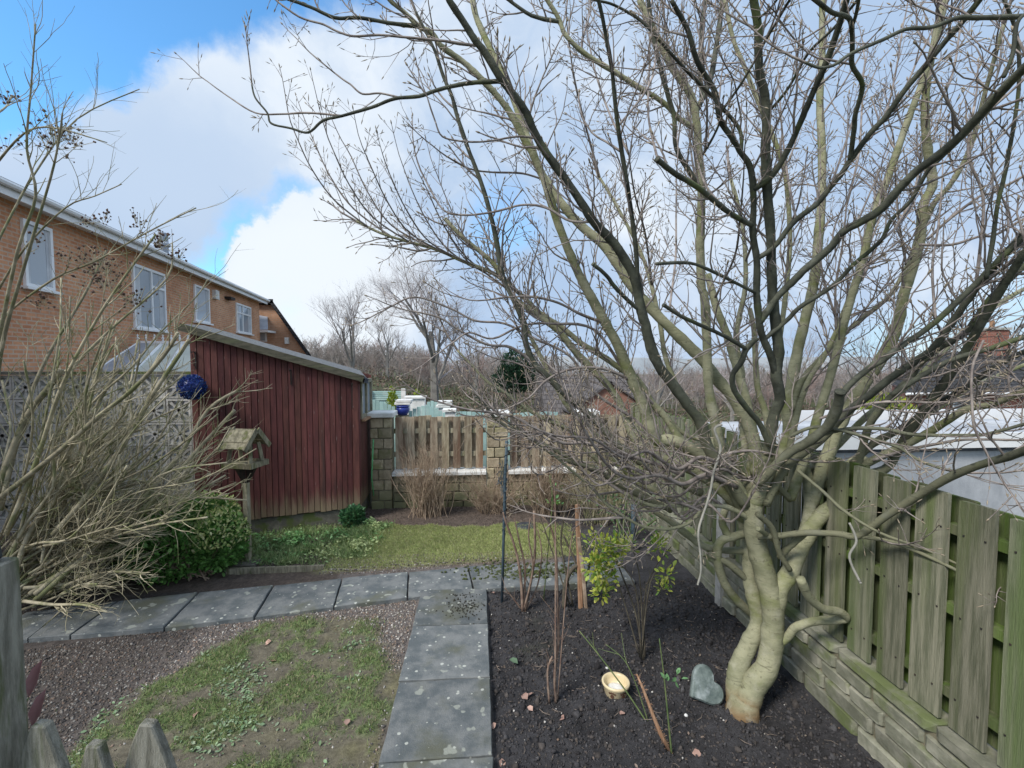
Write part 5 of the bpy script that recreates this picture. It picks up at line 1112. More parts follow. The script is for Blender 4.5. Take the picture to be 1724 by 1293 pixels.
# far wood that reads as one mass
mb = MB(); wr = random.Random(4)
for k in range(1500):
    x = wr.uniform(-34, 62); Y = wr.uniform(52, 84); z0 = land(x, Y) - .2; h_ = (4.8 + 1.8 * fbm(x, 0, .06)) * wr.uniform(.6, 1.12); p = Vector((x, Y, z0)); dx = wr.uniform(-.16, .16)
    tp = p + Vector((dx * h_, 0, h_)); mb.tube([p, p.lerp(tp, .5) + Vector((wr.uniform(-.3, .3), 0, 0)), tp], [.07, .045, .01], 3, cap=False)
    for j in range(13):
        f_ = wr.uniform(.25, 1); a_ = p.lerp(tp, f_); d = Vector((wr.uniform(-1, 1), wr.uniform(-.5, .5), wr.uniform(.3, 1.2))).normalized(); l_ = wr.uniform(.6, 1.9) * (1.2 - .5 * f_)
        b_ = a_ + d * l_; mb.tube([a_, a_.lerp(b_, .5) + Vector((0, 0, -.08)), b_], [.03, .02, .01], 3, cap=False)
        for q in range(3):
            e_ = a_.lerp(b_, wr.uniform(.3, .9)); mb.tube([e_, e_ + Vector((wr.uniform(-.5, .5), wr.uniform(-.3, .3), wr.uniform(.1, .7)))], [.016, .008], 3, cap=False)
m_wood = mat('far_wood', (.20, .18, .165), (.30, .275, .26), .15, .95, 0, var=0, c3=(.28, .21, .19), s3=.09)  # wood colour lightened to stand in for distance haze
o = bake('far_wood', mb, m_wood); o['kind'] = 'stuff'
# scrub below the trees
n = 26000; xs_ = npr.uniform(-20, 45, n); ys_ = npr.uniform(22, 52, n); zz = np.array([land(a, b) for a, b in zip(xs_, ys_)]); hh = np.array([max(0, .9 + 1.1 * fbm(a, b, .16, 2)) for a, b in zip(xs_, ys_)])
p = np.stack([xs_, ys_, zz + npr.uniform(0, 1, n) * hh], 1)
o = scatter('scrub', LEAF[0], LEAF[1], p, npr.uniform(.1, .3, n), rotmats(n, 1.2), m_grass, tones=pal([(.13, .10, .075), (.10, .095, .06), (.16, .12, .10), (.08, .10, .05), (.19, .13, .10)], n)); o['kind'] = 'stuff'

# ------------------------------------------------------------------ the big bare shrub on the left
b0 = gz(20, 1035, 0); ls = thing('pruned_shrub', 'large leafless pruned shrub with fanning grey-green stems and dry seed heads at the left', 'shrub', (b0.x, b0.y, 0))
tw = MB(); hd = []
def stem(pp, w0, w1, d0, d1, lv=1, dens=1.0, mt=None, blunt=False, heads=0.0, tws=(.1, .45), frm=.3):
    ls_ = [0]
    for a, b in zip(pp, pp[1:]): ls_.append(ls_[-1] + math.hypot(a[0] - b[0], a[1] - b[1]))
    T = [l / ls_[-1] for l in ls_]; P = [at(x, y, d0 + (d1 - d0) * t) for (x, y), t in zip(pp, T)]
    Rr = [(w0 + (w1 - w0) * t) / 2 * (p - CAM).dot(fwd) / F for p, t in zip(P, T)]
    P, Rr = smooth_path(P, Rr, 4)
    for i in range(len(P)): Rr[i] *= 1 + .1 * noise.noise(P[i] * 12)
    mb = MB(); mb.tube(P, Rr, 7); bake('stem', mb, mt or m_shrub, ls, smooth=True, loc=P[0] - origin(ls))
    tot = len(P) - 1
    for k in range(int(tot * dens * .55)):
        i = rng.randint(int(tot * frm), tot - 1); d = (P[i + 1] - P[i]).normalized(); nd = (d + rperp(d) * .7 + Vector((.1, 0, .2))).normalized(); l_ = rng.uniform(*tws)
        grow(tw, P[i], nd, l_, min(.005, Rr[i] * .5), 1 if l_ > .2 else 0, up=.05, kids=(1, 4), wob=.2, kscale=.6)
    return P
for k in range(115):
    ang = R(rng.triangular(2, 88, 38)); L_ = rng.uniform(240, 470) * (1 if ang < R(60) else 1.1) * (.36 + .64 * sstep(R(14), R(42), ang))
    bx, by = rng.uniform(-30, 70), 1030 - rng.uniform(0, 95); da = R(rng.uniform(-14, 16)); 
    p = [(bx, by)]
    for q in range(1, 5): aa = ang + da * (q / 4) + R(rng.uniform(-5, 5)); p.append((bx + L_ * q / 4 * math.cos(aa), by - L_ * q / 4 * math.sin(aa)))
    stem(p, rng.uniform(2.6, 5.5) + (3 if k % 9 == 0 else 0), rng.uniform(1.8, 3.4), b0.y + rng.uniform(-.2, .35), b0.y + rng.uniform(-.7, 1.3), dens=1.9, blunt=True)
for pp, w0, w1 in (([(-30, 930), (0, 819), (22, 756), (48, 697), (82, 652), (104, 622)], 13, 9), ([(-40, 870), (0, 838), (48, 801), (112, 749), (167, 700), (223, 656), (275, 600), (300, 560)], 9, 6),
                   ([(20, 1010), (37, 927), (74, 860), (130, 823), (141, 767), (160, 690), (200, 620)], 9, 5), ([(60, 1000), (130, 940), (230, 850), (300, 770), (350, 690), (405, 655)], 9, 5),
                   ([(60, 1010), (150, 930), (260, 840), (330, 760), (372, 715), (395, 690)], 9, 5), ([(90, 900), (150, 830), (220, 730), (260, 660), (300, 600), (318, 572)], 9, 6),
                   ([(50, 1000), (110, 960), (190, 925), (270, 880), (330, 830), (380, 800)], 8, 3), ([(40, 1012), (90, 1018), (140, 1018), (180, 1030)], 6, 3), ([(40, 990), (100, 985), (150, 975), (200, 960), (240, 965)], 6, 3),
                   ([(10, 900), (60, 780), (100, 660), (150, 560), (200, 480), (262, 395)], 8, 3), ([(0, 860), (40, 700), (80, 600), (140, 500), (180, 420)], 8, 3), ([(-20, 800), (0, 600), (40, 450), (85, 300), (100, 230), (105, 190)], 8, 2.5),
                   ([(-30, 700), (0, 560), (30, 420), (60, 330), (45, 250), (52, 150), (60, 40)], 7, 2), ([(60, 780), (110, 640), (180, 560), (280, 470), (290, 410)], 6, 2.5), ([(-20, 600), (0, 540), (90, 470), (160, 440), (250, 390), (330, 350)], 4, 2),
                   ([(-20, 440), (20, 360), (60, 290), (130, 200), (235, 150)], 4, 1.5), ([(90, 850), (140, 700), (220, 620), (270, 560), (330, 500), (350, 470)], 5, 2), ([(-10, 280), (40, 225), (90, 215), (180, 240)], 4, 1.5),
                   ([(-20, 200), (10, 180), (20, 160)], 4, 2), ([(-10, 500), (40, 420), (110, 350), (160, 330), (205, 310)], 4, 1.5)):
    P = stem(pp, w0, w1, b0.y - .2, b0.y + rng.uniform(-.8, .5), dens=1.1, frm=.4)
# dry seed heads
for px_, py_, rr, n_ in ((165, 440, 34, 150), (180, 470, 28, 90), (92, 228, 30, 150), (120, 232, 16, 60), (270, 400, 16, 60), (298, 428, 14, 40), (232, 372, 14, 50), (175, 368, 12, 40), (225, 505, 22, 80), (110, 430, 16, 40), (10, 160, 18, 60), (140, 372, 12, 30), (70, 505, 20, 50), (60, 400, 14, 30), (265, 405, 10, 30), (10, 240, 20, 40)):
    Y = b0.y + rng.uniform(-.4, .2); c = at(px_, py_, Y); s = rr / F * Y
    hb = []
    for k in range(int(n_ * .5)):
        q = c + Vector((rng.gauss(0, .5), rng.gauss(0, .5), rng.gauss(0, .5))) * s; r_ = rng.uniform(.006, .016); hd.append((q, r_))
        tw.tube([q, q + (c + Vector((0, 0, -s * .8)) - q) * .6], [.0012, .0015], 3, cap=False)
tn = None; pp_ = np.array([tuple(q) for q, r_ in hd]); rr_ = np.array([r_ for q, r_ in hd])
o = scatter('seed_heads', OCT[0], OCT[1], pp_, rr_, rotmats(len(pp_)), m_panicle, ls, jit=.3); o['kind'] = 'stuff'
o = bake('twigs', tw, m_shrub, ls, smooth=True); o['kind'] = 'stuff'

# ------------------------------------------------------------------ green shrub, bird table
g0 = gz(290, 990, 0); Yc = g0.y + .22
ctr = [(PX(270, Yc), Yc, .27, .46, .30, .30), (PX(215, Yc), Yc + .12, .30, .36, .32, .30), (PX(350, Yc), Yc + .1, .30, .24, .27, .27), (PX(240, Yc + .3), Yc + .3, .44, .45, .35, .27), (PX(325, Yc + .3), Yc + .35, .46, .34, .3, .22)]
es = leafblob('evergreen_shrub', 'dense glossy green shrub with cream variegated tips growing over the path edge', 'shrub', ctr, 13500, .052, [(.12, .27, .06), (.15, .33, .08), (.21, .40, .12), (.08, .19, .045)], base=Vector((g0.x, Yc, 0)), upb=.7, srange=(.7, 1.2))
P = []; 
for k in range(1500):
    d = npr.normal(size=3); d /= np.linalg.norm(d); d[2] = abs(d[2]); x_, y_, z_, a_, b_, c_ = ctr[2] if k % 3 else ctr[4]; P.append((x_ + d[0] * a_ * 1.05, y_ + d[1] * b_ * 1.05, z_ + d[2] * c_ * 1.1 + npr.uniform(0, .05)))
P = np.array(P); o = scatter('variegated_leaves', LEAF[0], LEAF[1], P, npr.uniform(.026, .048, len(P)), frames(npr.normal(size=P.shape) + [0, 0, .9]), m_leafy, es, tones=pal([(.55, .58, .24), (.62, .62, .34), (.36, .46, .15), (.22, .36, .10)], len(P))); o['kind'] = 'stuff'
mb = MB()
for k in range(40):
    a_ = Vector((g0.x + rng.uniform(-.25, .25), Yc + rng.uniform(-.1, .1), 0)); b_ = Vector((rng.choice(ctr)[0] + rng.uniform(-.25, .25), Yc + rng.uniform(-.2, .4), rng.uniform(.3, .6))); mb.tube([a_, a_.lerp(b_, .5), b_], [.008, .006, .003], 5)
bake('stems', mb, m_dead, es)
bt0 = gz(414, 940, 0); BT = Vector((PX(408, 5.0), 5.0, 0)); bt = thing('bird_table', 'weathered wooden bird table with a pitched plank roof on a square pole', 'bird table', (BT.x, BT.y, 0))
an = R(-14); bu = Vector((math.cos(an), math.sin(an), 0)); bv = Vector((-math.sin(an), math.cos(an), 0))
def bpart(nm, rngs, mt=m_table, o_=BT, uu=bu, vv=bv, ww=Z1):
    mb = MB(); [mb.quadbox(o_, uu, vv, ww, *[tuple(v * (.72 if q < 2 and abs(v) > .03 else 1) for v in rr) for q, rr in enumerate(r_)]) for r_ in rngs]; return bake(nm, mb, mt, bt)
bpart('pole', [((-.024, .024), (-.024, .024), (.02, .90))], m_oldwood)
bpart('tray', [((-.23, .23), (-.17, .17), (1.05, 1.065))])
for r_ in (((-.24, .24), (-.185, -.17), (1.035, 1.09)), ((-.24, .24), (.17, .185), (1.035, 1.09)), ((-.24, -.225), (-.169, .169), (1.035, 1.09)), ((.225, .24), (-.169, .169), (1.035, 1.09))): bpart('tray_rim', [r_])
for sx, sy in ((-1, -1), (1, -1), (-1, 1), (1, 1)):
    a_ = BT + bu * (sx * .13) + bv * (sy * .09) + Z1 * 1.066; b_ = BT + bu * (sx * .11) + bv * (sy * .06) + Z1 * 1.28; mb = MB(); mb.tube([a_, b_], [.024, .022], 4); bake('upright', mb, m_table, bt)
for sy in (-1, 1):
    for (f0, f1) in ((0, .66), (.67, 1.0)):
        rd = (BT + bv * (sy * .02) + Z1 * 1.41); sl_ = Vector((bv.x * sy * .15, bv.y * sy * .15, -.17)); L_ = sl_.length; sl_.normalize(); nn = bu.cross(sl_); nn = nn if nn.z > 0 else -nn
        mb = MB(); mb.quadbox(rd, bu, sl_, nn, (-.14, .14), (f0 * L_, f1 * L_), (.0 + .006 * (f0 < .1), .014 + .006 * (f0 < .1))); bake('roof_board', mb, m_table, bt)
    for sx in (-1, 1):
        mb = MB(); mb.quadbox(rd, bu, sl_, nn, (sx * .142, sx * .156), (-.02, L_ + .02), (-.025, .028)); bake('verge_board', mb, m_table, bt)
for sx, sy in ((-1, 0), (1, 0), (0, -1), (0, 1)):
    mb = MB(); dd = bu * sx + bv * sy; pe = Vector((-dd.y, dd.x, 0)); mb.prism([BT + dd * .025 + Z1 * .86 - pe * .02, BT + dd * .13 + Z1 * 1.034 - pe * .02, BT + dd * .025 + Z1 * 1.034 - pe * .02], pe * .04); bake('bracket', mb, m_black, bt)
mb = MB(); f0 = Vector((bt0.x + .02, bt0.y - .02, .04)); mb.tube([f0, BT + Vector((-.01, -.03, .3))], [.026, .026], 4); bake('stay', mb, m_dead, bt)
mb = MB(); mb.lathe((f0.x, f0.y, 0), [(.0, -.01), (.09, -.01), (.085, .03), (.05, .05), (.0, .06)], 9); bake('foot', mb, m_black, bt)
mb = MB(); mb.box(BT.x - .22, BT.x + .12, 4.86, 5.14, -.02, .03); tag(tloc(bake('paving_slab', mb, m_coping), (BT.x, 5, 0)), 'dark paving slab under the foot of the bird table', 'slab')
pb = gz(590, 893, 0)
th = leafblob('small_dark_shrub', 'small dark green leafy plant at the foot of the shed corner', 'plant', [(pb.x, pb.y + .1, .13, .15, .13, .12), (pb.x + .05, pb.y + .05, .2, .1, .1, .09)], 900, .045, [(.04, .12, .05), (.06, .17, .07), (.09, .22, .09)], base=Vector((pb.x, pb.y, 0)))
mb = MB(); [mb.tube([Vector((pb.x, pb.y + .08, 0)), Vector((pb.x + rng.uniform(-.1, .12), pb.y + rng.uniform(0, .15), .2))], [.006, .003], 4) for _ in range(8)]; bake('stems', mb, m_green, th)

# ------------------------------------------------------------------ dry shrubs along the back wall
def dry_shrub(lb, px_, py_, n_, h_, sp_, seed, mt=m_dead, arch=.1):
    g_ = gz(px_, py_, 0); t_ = thing('dry_shrub', lb, 'shrub', (g_.x, g_.y, 0), 'dry shrubs along the back wall'); mb = MB(); hb = MB()
    for k in range(n_):
        p = Vector((g_.x + rng.gauss(0, .11), g_.y + rng.gauss(0, .06), 0)); d = Vector((rng.gauss(0, sp_), rng.gauss(0, sp_ * .5) - .03, 1)).normalized()
        grow(mb, p, d, h_ * rng.uniform(.6, 1.35), rng.uniform(.003, .0055), 2, up=arch, seg=.06, wob=.22, kids=(3, 6), buds=None, kscale=.42, spread=.7)
    o = bake('stems', mb, mt, t_, smooth=True); o['kind'] = 'stuff'; return t_
dry_shrub('dense brown leafless shrub in front of the first board panel', 722, 872, 130, .80, .28, 1)
dry_shrub('straggly brown leafless shrub in front of the middle stone pillar', 835, 866, 90, .62, .55, 2, arch=-.02)
dry_shrub('tangled brown leafless shrub in front of the second board panel', 925, 868, 100, .75, .45, 3)
dry_shrub('tangled grey leafless shrub in the far right corner of the bed', 1010, 880, 80, .8, .4, 4, m_shrub)
g_ = gz(725, 868, 0); mb = MB()
for k in range(7): a_ = Vector((g_.x + .05 + rng.uniform(-.05, .05), g_.y, 0)); mb.tube([a_, a_ + Vector((rng.uniform(-.04, .04), 0, rng.uniform(.12, .28)))], [.022, .014], 6)
tag(tloc(bake('old_stump', mb, m_panicle), g_), 'cluster of dark cut stubs at the base of the first dry shrub', 'stump')
# ------------------------------------------------------------------ plants, stakes and objects in the soil bed
def rod(name, lb, cat, pp, w, Y, mt, n=8, w1=None, d1=None, group=None, base=None):
    P = [at(x, y, Y + ((d1 or Y) - Y) * i / (len(pp) - 1)) for i, (x, y) in enumerate(pp)]; P[0].z = min(P[0].z, 0) - .02
    rr = [(w + ((w1 or w) - w) * i / (len(P) - 1)) / 2 * Y / F for i in range(len(P))]
    mb = MB(); mb.tube(P, rr, n); o = bake(name, mb, mt, smooth=n > 5); tloc(o, P[0]); return tag(o, lb, cat, group)
gp_ = thing('plant_support_pole', 'slim dark blue-grey metal pole with twisted wire standing in the soil bed', 'pole', gz(845, 1014, 0)); Yp = origin(gp_).y
P = [at(845, 1014, Yp) - Z1 * .02, at(848, 900, Yp), at(851, 790, Yp), at(853, 742, Yp)]; mb = MB(); mb.tube(P, [.0125] * 4, 8); bake('pole', mb, m_pole, gp_, smooth=True)
mb = MB()
for k in range(60):
    t = k / 59; p = P[1].lerp(P[3], t * .9); a_ = t * 40; mb.v.append(p)
mb = MB(); Q = [P[1].lerp(P[3], k / 80) + Vector((math.cos(k * .8), math.sin(k * .8), 0)) * .016 for k in range(80)]; mb.tube(Q, [.003] * 80, 4); bake('wire', mb, m_pole, gp_)
net = MB(); nc = at(852, 808, Yp + .05)
for k in range(26):
    a_ = nc + Vector((rng.gauss(0, .035), rng.gauss(0, .03), rng.gauss(0, .07))); b_ = nc + Vector((rng.gauss(-.02, .04), rng.gauss(0, .03), rng.gauss(0, .07))); net.tube([a_, (a_ + b_) / 2 + Z1 * .02, b_], [.0025] * 3, 3)
bake('netting', net, m_pole, gp_)
Ys = gz(978, 1022, 0).y
rod('timber_stake', 'reddish split timber stake standing among the rose stems', 'stake', [(978, 1020), (975, 930), (972, 850)], 9, Ys, m_orange, 5)
rod('timber_stake', 'shorter pale timber stake leaning against the reddish stake', 'stake', [(987, 1022), (982, 965), (974, 905)], 7, Ys - .03, m_dead, 5)
rod('grey_post', 'slim grey-green post at the back of the soil bed near the fence', 'post', [(1066, 928), (1067, 850)], 9, gz(1066, 928, 0).y, m_pole, 6)
def bush(name, lb, cat, stems_, mt, Y, leaves=None, tw_=.5, heads=None, grp=None):
    g_ = gz(stems_[0][0][0][0], stems_[0][0][0][1], 0); t_ = thing(name, lb, cat, (g_.x, g_.y, 0), grp); tb_ = MB()
    for pp, w0, w1, dd in stems_:
        P = [at(x, y, g_.y + dd * i / (len(pp) - 1)) for i, (x, y) in enumerate(pp)]; P[0].z = min(P[0].z, .02) - .01
        Rr = [(w0 + (w1 - w0) * i / (len(P) - 1)) / 2 * .78 * g_.y / F for i in range(len(P))]; P, Rr = smooth_path(P, Rr, 4); mb = MB(); mb.tube(P, Rr, 6); bake('stem', mb, mt, t_, smooth=True)
        for k in range(int(len(P) * tw_)):
            i = rng.randint(3, len(P) - 2); d = (P[i + 1] - P[i]).normalized(); grow(tb_, P[i], (d * .8 + rperp(d) * .8 + Z1 * .3).normalized(), rng.uniform(.05, .2), .0022, 0, up=.05, kids=(1, 3))
    if tb_.v: o = bake('twigs', tb_, mt, t_); o['kind'] = 'stuff'
    if leaves:
        P = []; D = []
        for x, y, s_, n_ in leaves:
            c = at(x, y, g_.y + rng.uniform(-.1, .1)); r_ = s_ / F * g_.y
            for k in range(n_): d = npr.normal(size=3); P.append(np.array(c) + d * r_ * .45); D.append(d * .6 + [0, 0, .4])
        o = scatter('leaves', LEAF[0], LEAF[1], np.array(P), npr.uniform(.025, .05, len(P)), frames(np.array(D)), m_leafy, t_, tones=pal(leaves_t, len(P))); o['kind'] = 'stuff'
    return t_
leaves_t = [(.42, .46, .06), (.34, .44, .07), (.50, .50, .12), (.20, .34, .06)]
bush('rose_bush', 'orange-brown pruned rose stems standing beside the blue-grey pole', 'rose', [([(880, 1028), (877, 975), (868, 925), (852, 880), (847, 862)], 8, 4, .1), ([(880, 1028), (884, 960), (873, 905), (866, 872)], 6, 3, .2), ([(882, 1020), (897, 960), (890, 905), (893, 872)], 5, 3, 0),
      ([(884, 1028), (905, 985), (912, 930), (905, 890)], 4, 2, .2), ([(878, 1020), (862, 1005), (850, 990)], 4, 2, 0), ([(884, 1025), (900, 940), (899, 860)], 6, 6, .1)], m_rose, 4)
bush('rose_bush', 'tall single purplish rose stem rising from the middle of the soil bed', 'rose', [([(936, 1180), (934, 1130), (940, 1080), (939, 1000), (936, 930), (928, 890), (912, 868)], 7, 4, .1), ([(925, 1180), (922, 1130), (930, 1105)], 6, 4, .0), ([(936, 920), (935, 860), (930, 800)], 4, 3, .1), ([(940, 960), (960, 920), (975, 880), (970, 830)], 3, 2, .1)], m_rose, 3)
m_darkstem = mat('dark_rose_bark', (.07, .06, .045), (.13, .115, .085), 14, .9, .4, 50, var=.1)
bush('rose_bush', 'dark gnarled bush with a curved trunk left of the timber stakes', 'rose', [([(950, 1022), (952, 985), (962, 960), (980, 948)], 12, 8, .0), ([(965, 958), (945, 920), (950, 870), (960, 830)], 5, 3, .1), ([(980, 948), (1000, 900), (990, 850), (985, 800)], 5, 3, .2), ([(987, 1018), (970, 950), (955, 915), (948, 900)], 6, 4, .1), ([(960, 960), (920, 900), (905, 860)], 4, 2, .1)], m_darkstem, 4, tw_=.8)
bush('leafy_shrub', 'spindly shrub with bright yellow-green leaf clusters left of the magnolia', 'shrub', [([(1082, 1108), (1072, 1040), (1050, 975), (1025, 915)], 5, 3, .2), ([(1084, 1108), (1080, 1020), (1075, 960), (1060, 900), (1062, 860)], 4, 2, .3), ([(1086, 1100), (1085, 1010), (1100, 960), (1130, 920)], 4, 2, .2), ([(1080, 1060), (1070, 990), (1035, 940)], 4, 2, 0),
      ([(1080, 1040), (1095, 980), (1120, 960), (1130, 968)], 4, 2, .1), ([(1078, 1050), (1040, 980), (1015, 940)], 4, 2, .1)], m_darkstem, 3.4,
      leaves=[(1010, 922, 24, 150), (1004, 948, 20, 140), (1018, 968, 20, 120), (1012, 995, 16, 100), (1040, 922, 20, 100), (1058, 915, 10, 30), (1108, 918, 16, 70), (1122, 966, 15, 40), (1115, 990, 11, 34), (1030, 945, 16, 60)], tw_=.6)
leaves_t = [(.07, .16, .06), (.10, .20, .08), (.14, .24, .12)]
bush('evergreen_sprig', 'long-leaved dark green evergreen at the back right of the soil bed', 'shrub', [([(1050, 912), (1040, 880), (1030, 850)], 5, 3, .1), ([(1052, 912), (1065, 875), (1080, 850)], 5, 3, .1), ([(1050, 912), (1050, 880), (1055, 840)], 5, 3, .1), ([(1052, 912), (1090, 885), (1110, 870)], 5, 3, .1)], m_green, 5.5,
     leaves=[(1030, 850, 24, 50), (1080, 850, 24, 50), (1055, 845, 24, 50), (1110, 872, 18, 40), (1040, 880, 24, 40), (1050, 905, 20, 30), (1075, 880, 20, 30)])
leaves_t = [(.12, .26, .10), (.16, .32, .14)]
bush('green_rose_shoot', 'single upright green rose shoot with a few leaves right of the yellow bowl', 'rose', [([(1131, 1268), (1124, 1200), (1118, 1140), (1110, 1075)], 5, 2.5, .1)], m_green, 2.5, leaves=[(1126, 1150, 12, 5), (1137, 1140, 10, 4)], tw_=0)
bush('green_rose_shoot', 'thin arching green shoots left of and over the yellow bowl', 'rose', [([(1090, 1215), (1055, 1165), (1010, 1105), (975, 1062)], 4, 2.5, .25), ([(1092, 1215), (1070, 1150), (1050, 1110), (1020, 1085)], 3, 2, .2)], m_green, 2.7, tw_=.2)
leaves_t = [(.10, .24, .07), (.20, .36, .08)]
bush('young_climber', 'thin young stem with a few fresh green leaves near the pole', 'plant', [([(915, 1010), (925, 900), (930, 840), (925, 800)], 3, 2, .1)], m_green, 4, leaves=[(928, 845, 14, 6), (940, 850, 10, 4), (935, 820, 12, 5)], tw_=.1)
# broken orange branch
g_ = gz(1130, 1265, 0); t_ = thing('broken_branch', 'orange-brown rotten branch leaning out of the soil beside the green shoot', 'branch', g_); P = [g_ - Z1 * .01, at(1112, 1235, g_.y + .02), at(1098, 1200, g_.y + .04), at(1083, 1160, g_.y + .06), at(1072, 1135, g_.y + .08)]
mb = MB(); mb.tube(P, [.013, .012, .010, .008, .004], 7); bake('stem', mb, m_orange, t_, smooth=True); mb = MB()
for k in range(70): i = rng.randint(0, 3); p = P[i].lerp(P[i + 1], rng.random()); d = rperp((P[i + 1] - P[i]).normalized()); mb.tube([p, p + d * rng.uniform(.015, .03)], [.0016, .0006], 3, cap=False)
o = bake('bristles', mb, m_orange, t_); o['kind'] = 'stuff'
# cream bowl with paw prints
bc = gz(1042, 1180, 0); bc.y += .07; bo = thing('pet_bowl', 'cream ceramic pet bowl with brown paw prints lying on the dark soil', 'bowl', bc); n_ = 28
mb = MB(); mb.lathe(bc, [(.0, -.01), (.062, -.01), (.072, .0), (.078, .055), (.088, .066), (.090, .078), (.084, .084), (.074, .078), (.068, .06), (.060, .02), (.0, .016)], n_); bake('body', mb, m_bowl, bo, smooth=True)
mb = MB(); mb.lathe(bc + Z1 * .03, [(.0, .0), (.03, .008), (.052, .004), (.058, -.004)], 18); bake('white_lump', mb, m_white, bo, smooth=True)
for q, (ang_, zz_) in enumerate(((-2.15, .03), (-1.2, .03), (-.2, .03))):
    mb = MB()
    def pad(da, dz, r_):
        a_ = ang_ + da; c = bc + Vector((math.cos(a_), math.sin(a_), 0)) * (.0745 + (zz_ + dz) * .11) + Z1 * (zz_ + dz); t1 = Vector((-math.sin(a_), math.cos(a_), 0)); nn = Vector((math.cos(a_), math.sin(a_), 0))
        mb.prism([c + t1 * r_ * math.cos(k * math.pi / 4) + Z1 * r_ * math.sin(k * math.pi / 4) - nn * .001 for k in range(8)], nn * .003)
    pad(0, -.004, .012)
    for k in range(4): pad(-.22 + k * .147, .014 + .004 * (k in (1, 2)), .0055)
    bake('paw_print', mb, m_print, bo)
# stone heart
hc = gz(1200, 1196, 0); hc.y += .02; ht = []
for k in range(40):
    t = 2 * math.pi * k / 40; ht.append((16 * math.sin(t) ** 3 / 34 * .24, (13 * math.cos(t) - 5 * math.cos(2 * t) - 2 * math.cos(3 * t) - math.cos(4 * t)) / 34 * .24))
ht = [(x * .72 + .30 * .118 * math.sin(2 * math.pi * k / 40) * 1.0, z * .72 + .30 * .118 * math.cos(2 * math.pi * k / 40)) for k, (x, z) in enumerate(ht)]; ra_ = R(-66); ht = [(x * math.cos(ra_) - z * math.sin(ra_), x * math.sin(ra_) + z * math.cos(ra_)) for x, z in ht]; zm = min(z for x, z in ht)
tl = R(30); mb = MB(); rings = [(0, .90), (.012, 1.0), (.035, 1.0), (.047, .92)]
for off_, k_ in rings:
    for x, z in ht: zz_ = (z * k_ - zm); mb.v.append(hc + Vector((x * k_, zz_ * math.sin(tl) + off_ * math.cos(tl), zz_ * math.cos(tl) - off_ * math.sin(tl) + .01)))
for r_ in range(3): mb.f += [(r_ * 40 + i, r_ * 40 + (i + 1) % 40, (r_ + 1) * 40 + (i + 1) % 40, (r_ + 1) * 40 + i) for i in range(40)]
mb.f += [tuple(range(40)), tuple(reversed(range(120, 160)))]
tag(tloc(bake('stone_heart', mb, m_heart, smooth=False), hc), 'grey-green polished heart-shaped stone leaning on the foot of the magnolia', 'ornament')
# lid at the back, leaves and litter
lc = gz(885, 890, .0); mb = MB(); mb.lathe((lc.x, lc.y, .03), [(.0, .02), (.10, .02), (.13, .012), (.14, .0), (.14, -.03)], 20); tag(tloc(bake('round_lid', mb, m_metal, smooth=True), (lc.x, lc.y, .03)), 'flat round dark lid lying on the bark behind the far lawn', 'lid')
LV = bpy.data.meshes.new('fallen_leaf'); lv = [(x * 1.6, y, z * 1.6 + .12 * abs(x)) for x, y, z in LEAF[0]]; LV.from_pydata(lv, [], LEAF[1]); LV.materials.append(m_pink); LV.polygons.foreach_set('use_smooth', [True] * 6)
fl = [(832, 1003, 'beside the path junction near the blue-grey pole'), (814, 998, 'on the corner of the path junction'), (888, 1178, 'just left of the tall rose stem, upper of two'), (889, 1172, 'pale pink curled leaf beside the rose stem base'), (897, 1200, 'large one below the tall rose stem'), (950, 1212, 'small one right below the tall rose stem'),
      (831, 1222, 'against the slab edge'), (845, 1280, 'at the bottom beside the slab edge'), (457, 1087, 'standing up on the near lawn, upper of two'), (465, 1120, 'lying flat on the near lawn, lower of two'), (335, 1208, 'dark one on the middle of the near lawn'), (583, 1230, 'at the mossy edge of the gravel near the path'),
      (1165, 1270, 'pale one at the bottom near the orange branch'), (1052, 1205, 'below the cream bowl')]
for x, y, s_ in fl:
    p = gz(x, y, 0); o = bpy.data.objects.new('fallen_leaf', LV); COL.objects.link(o); o.location = (p.x, p.y, zat(p.x, p.y) + .012); k = rng.uniform(.035, .058); o.scale = (k, k, k); o.rotation_euler = (rng.uniform(-.5, .5), rng.uniform(-.5, .5), rng.uniform(0, 6)); tag(o, 'faded pink fallen leaf ' + s_, 'leaf', 'fallen pink leaves')
GL = LV.copy(); GL.materials[0] = mat('fallen_green_leaf', (.08, .14, .08), (.13, .19, .12), 12, .7, .2, var=.1)
p = gz(872, 1122, 0); o = bpy.data.objects.new('green_leaf', GL); COL.objects.link(o); o.location = (p.x, p.y, .02); o.scale = (.07, .07, .07); o.rotation_euler = (.2, .1, 1.0); tag(o, 'grey-green leaf lying on the soil beside the second slab', 'leaf')
for x, y, s_ in ((1022, 1130, 'white pebble on the soil just above the cream bowl'), (1155, 1205, 'small white shell left of the stone heart')):
    p = gz(x, y, 0); mb = MB(); mb.lathe((p.x, p.y, zat(p.x, p.y) + .005), [(0, 0), (.011, .002), (.012, .008), (.006, .014), (0, .015)], 8); tag(tloc(bake('white_pebble', mb, m_white, smooth=True), p), s_, 'pebble')
# black soil tray edge / timber sleeper behind first bed near fence not visible

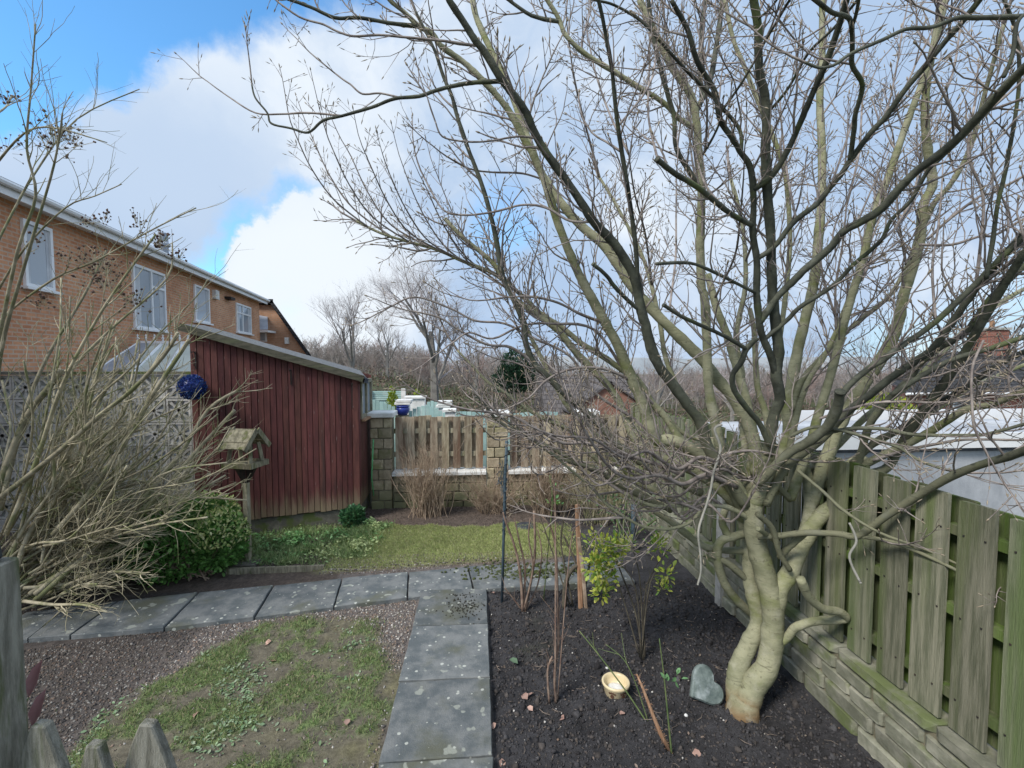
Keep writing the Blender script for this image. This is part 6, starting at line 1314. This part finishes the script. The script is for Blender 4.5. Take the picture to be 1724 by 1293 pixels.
# ------------------------------------------------------------------ foreground post and pickets
fp_ = thing('gate_post', 'weathered grey timber gate post with worn top at the left edge in the foreground', 'post', at(-2, 1500, .85)); Yf = .85
x_ = at(44, 1100, Yf + .1).x - .05; zt_ = at(0, 975, Yf).z
m_near = mat('near_wood', (.17, .165, .135), (.34, .33, .28), 9, .9, .7, 60, (7, 7, 1), c3=(.12, .135, .07), s3=6, t3=(.5, .68), var=.15)
mb = MB(); mb.box(x_ - .05, x_ + .05, Yf, Yf + .10, -.1, zt_); bake('shaft', mb, m_near, fp_, bev=.004)
m_darkcap = mat('worn_cap', (.045, .05, .05), (.10, .11, .10), 20, .9, .6, 90, var=0); zc = at(0, 938, Yf).z; mb = MB(); mb.prism([(x_ - .055, Yf - .01, zt_ + .001), (x_ + .034, Yf - .01, zt_ + .001), (x_ + .030, Yf - .01, zc - .008), (x_ + .0, Yf - .01, zc), (x_ - .055, Yf - .01, zc)], (0, .10, 0)); bake('cap', mb, m_darkcap, fp_, bev=.006)
pf = thing('picket_fence', 'low picket fence with pointed grey tops just below the camera at the bottom left', 'fence', at(150, 1600, .95)); PF = [(62, 1222, .9, .10), (154, 1256, .92, .085), (244, 1220, .95, .11)]
for x, y, Y, wd in PF:
    t_ = at(x, y, Y); hw_ = wd / 2; mb = MB(); zb = .35
    mb.prism([(t_.x - hw_, Y, zb), (t_.x + hw_, Y, zb), (t_.x + hw_, Y, t_.z - .14), (t_.x + hw_ * .55, Y, t_.z - .055), (t_.x + .012, Y, t_.z - .004), (t_.x - .012, Y, t_.z), (t_.x - hw_ * .6, Y, t_.z - .05), (t_.x - hw_, Y, t_.z - .13)], (0, .022, 0)); bake('picket', mb, m_near, pf, loc=Vector((t_.x, Y, zb)) - origin(pf), bev=.003)
mb = MB(); a_ = at(0, 1290, 1).x; mb.box(x_ + .05, at(330, 1290, 1).x * .9, .974, 1.01, .9, .97); bake('rail', mb, m_near, pf)
o = bpy.data.objects.new('red_leaf', LV); me = LV.copy(); me.materials[0] = mat('red_leaf', (.30, .15, .15), (.40, .24, .24), 8, .6, .1, var=.05, trans=.3); 
for (x, y, k_) in ((58, 1225, .055), (52, 1175, .055)):
    o = bpy.data.objects.new('red_leaf', me); COL.objects.link(o); p = at(x - 4, y, .98); o.location = p; o.scale = (k_ * .45, k_ * 1.3, k_); o.rotation_euler = (R(78), R(12), R(5))
    tag(o, ('lower' if y > 1200 else 'upper') + ' long dull red leaf hanging beside the foreground gate post', 'leaf', 'red leaves by the post')
    mb = MB(); mb.tube([p, Vector((x_ + .04, .93, p.z - .01))], [.0015, .0015], 4); q = bake('stalk', mb, m_green); q.parent = o; q.matrix_parent_inverse = o.matrix_basis.inverted()
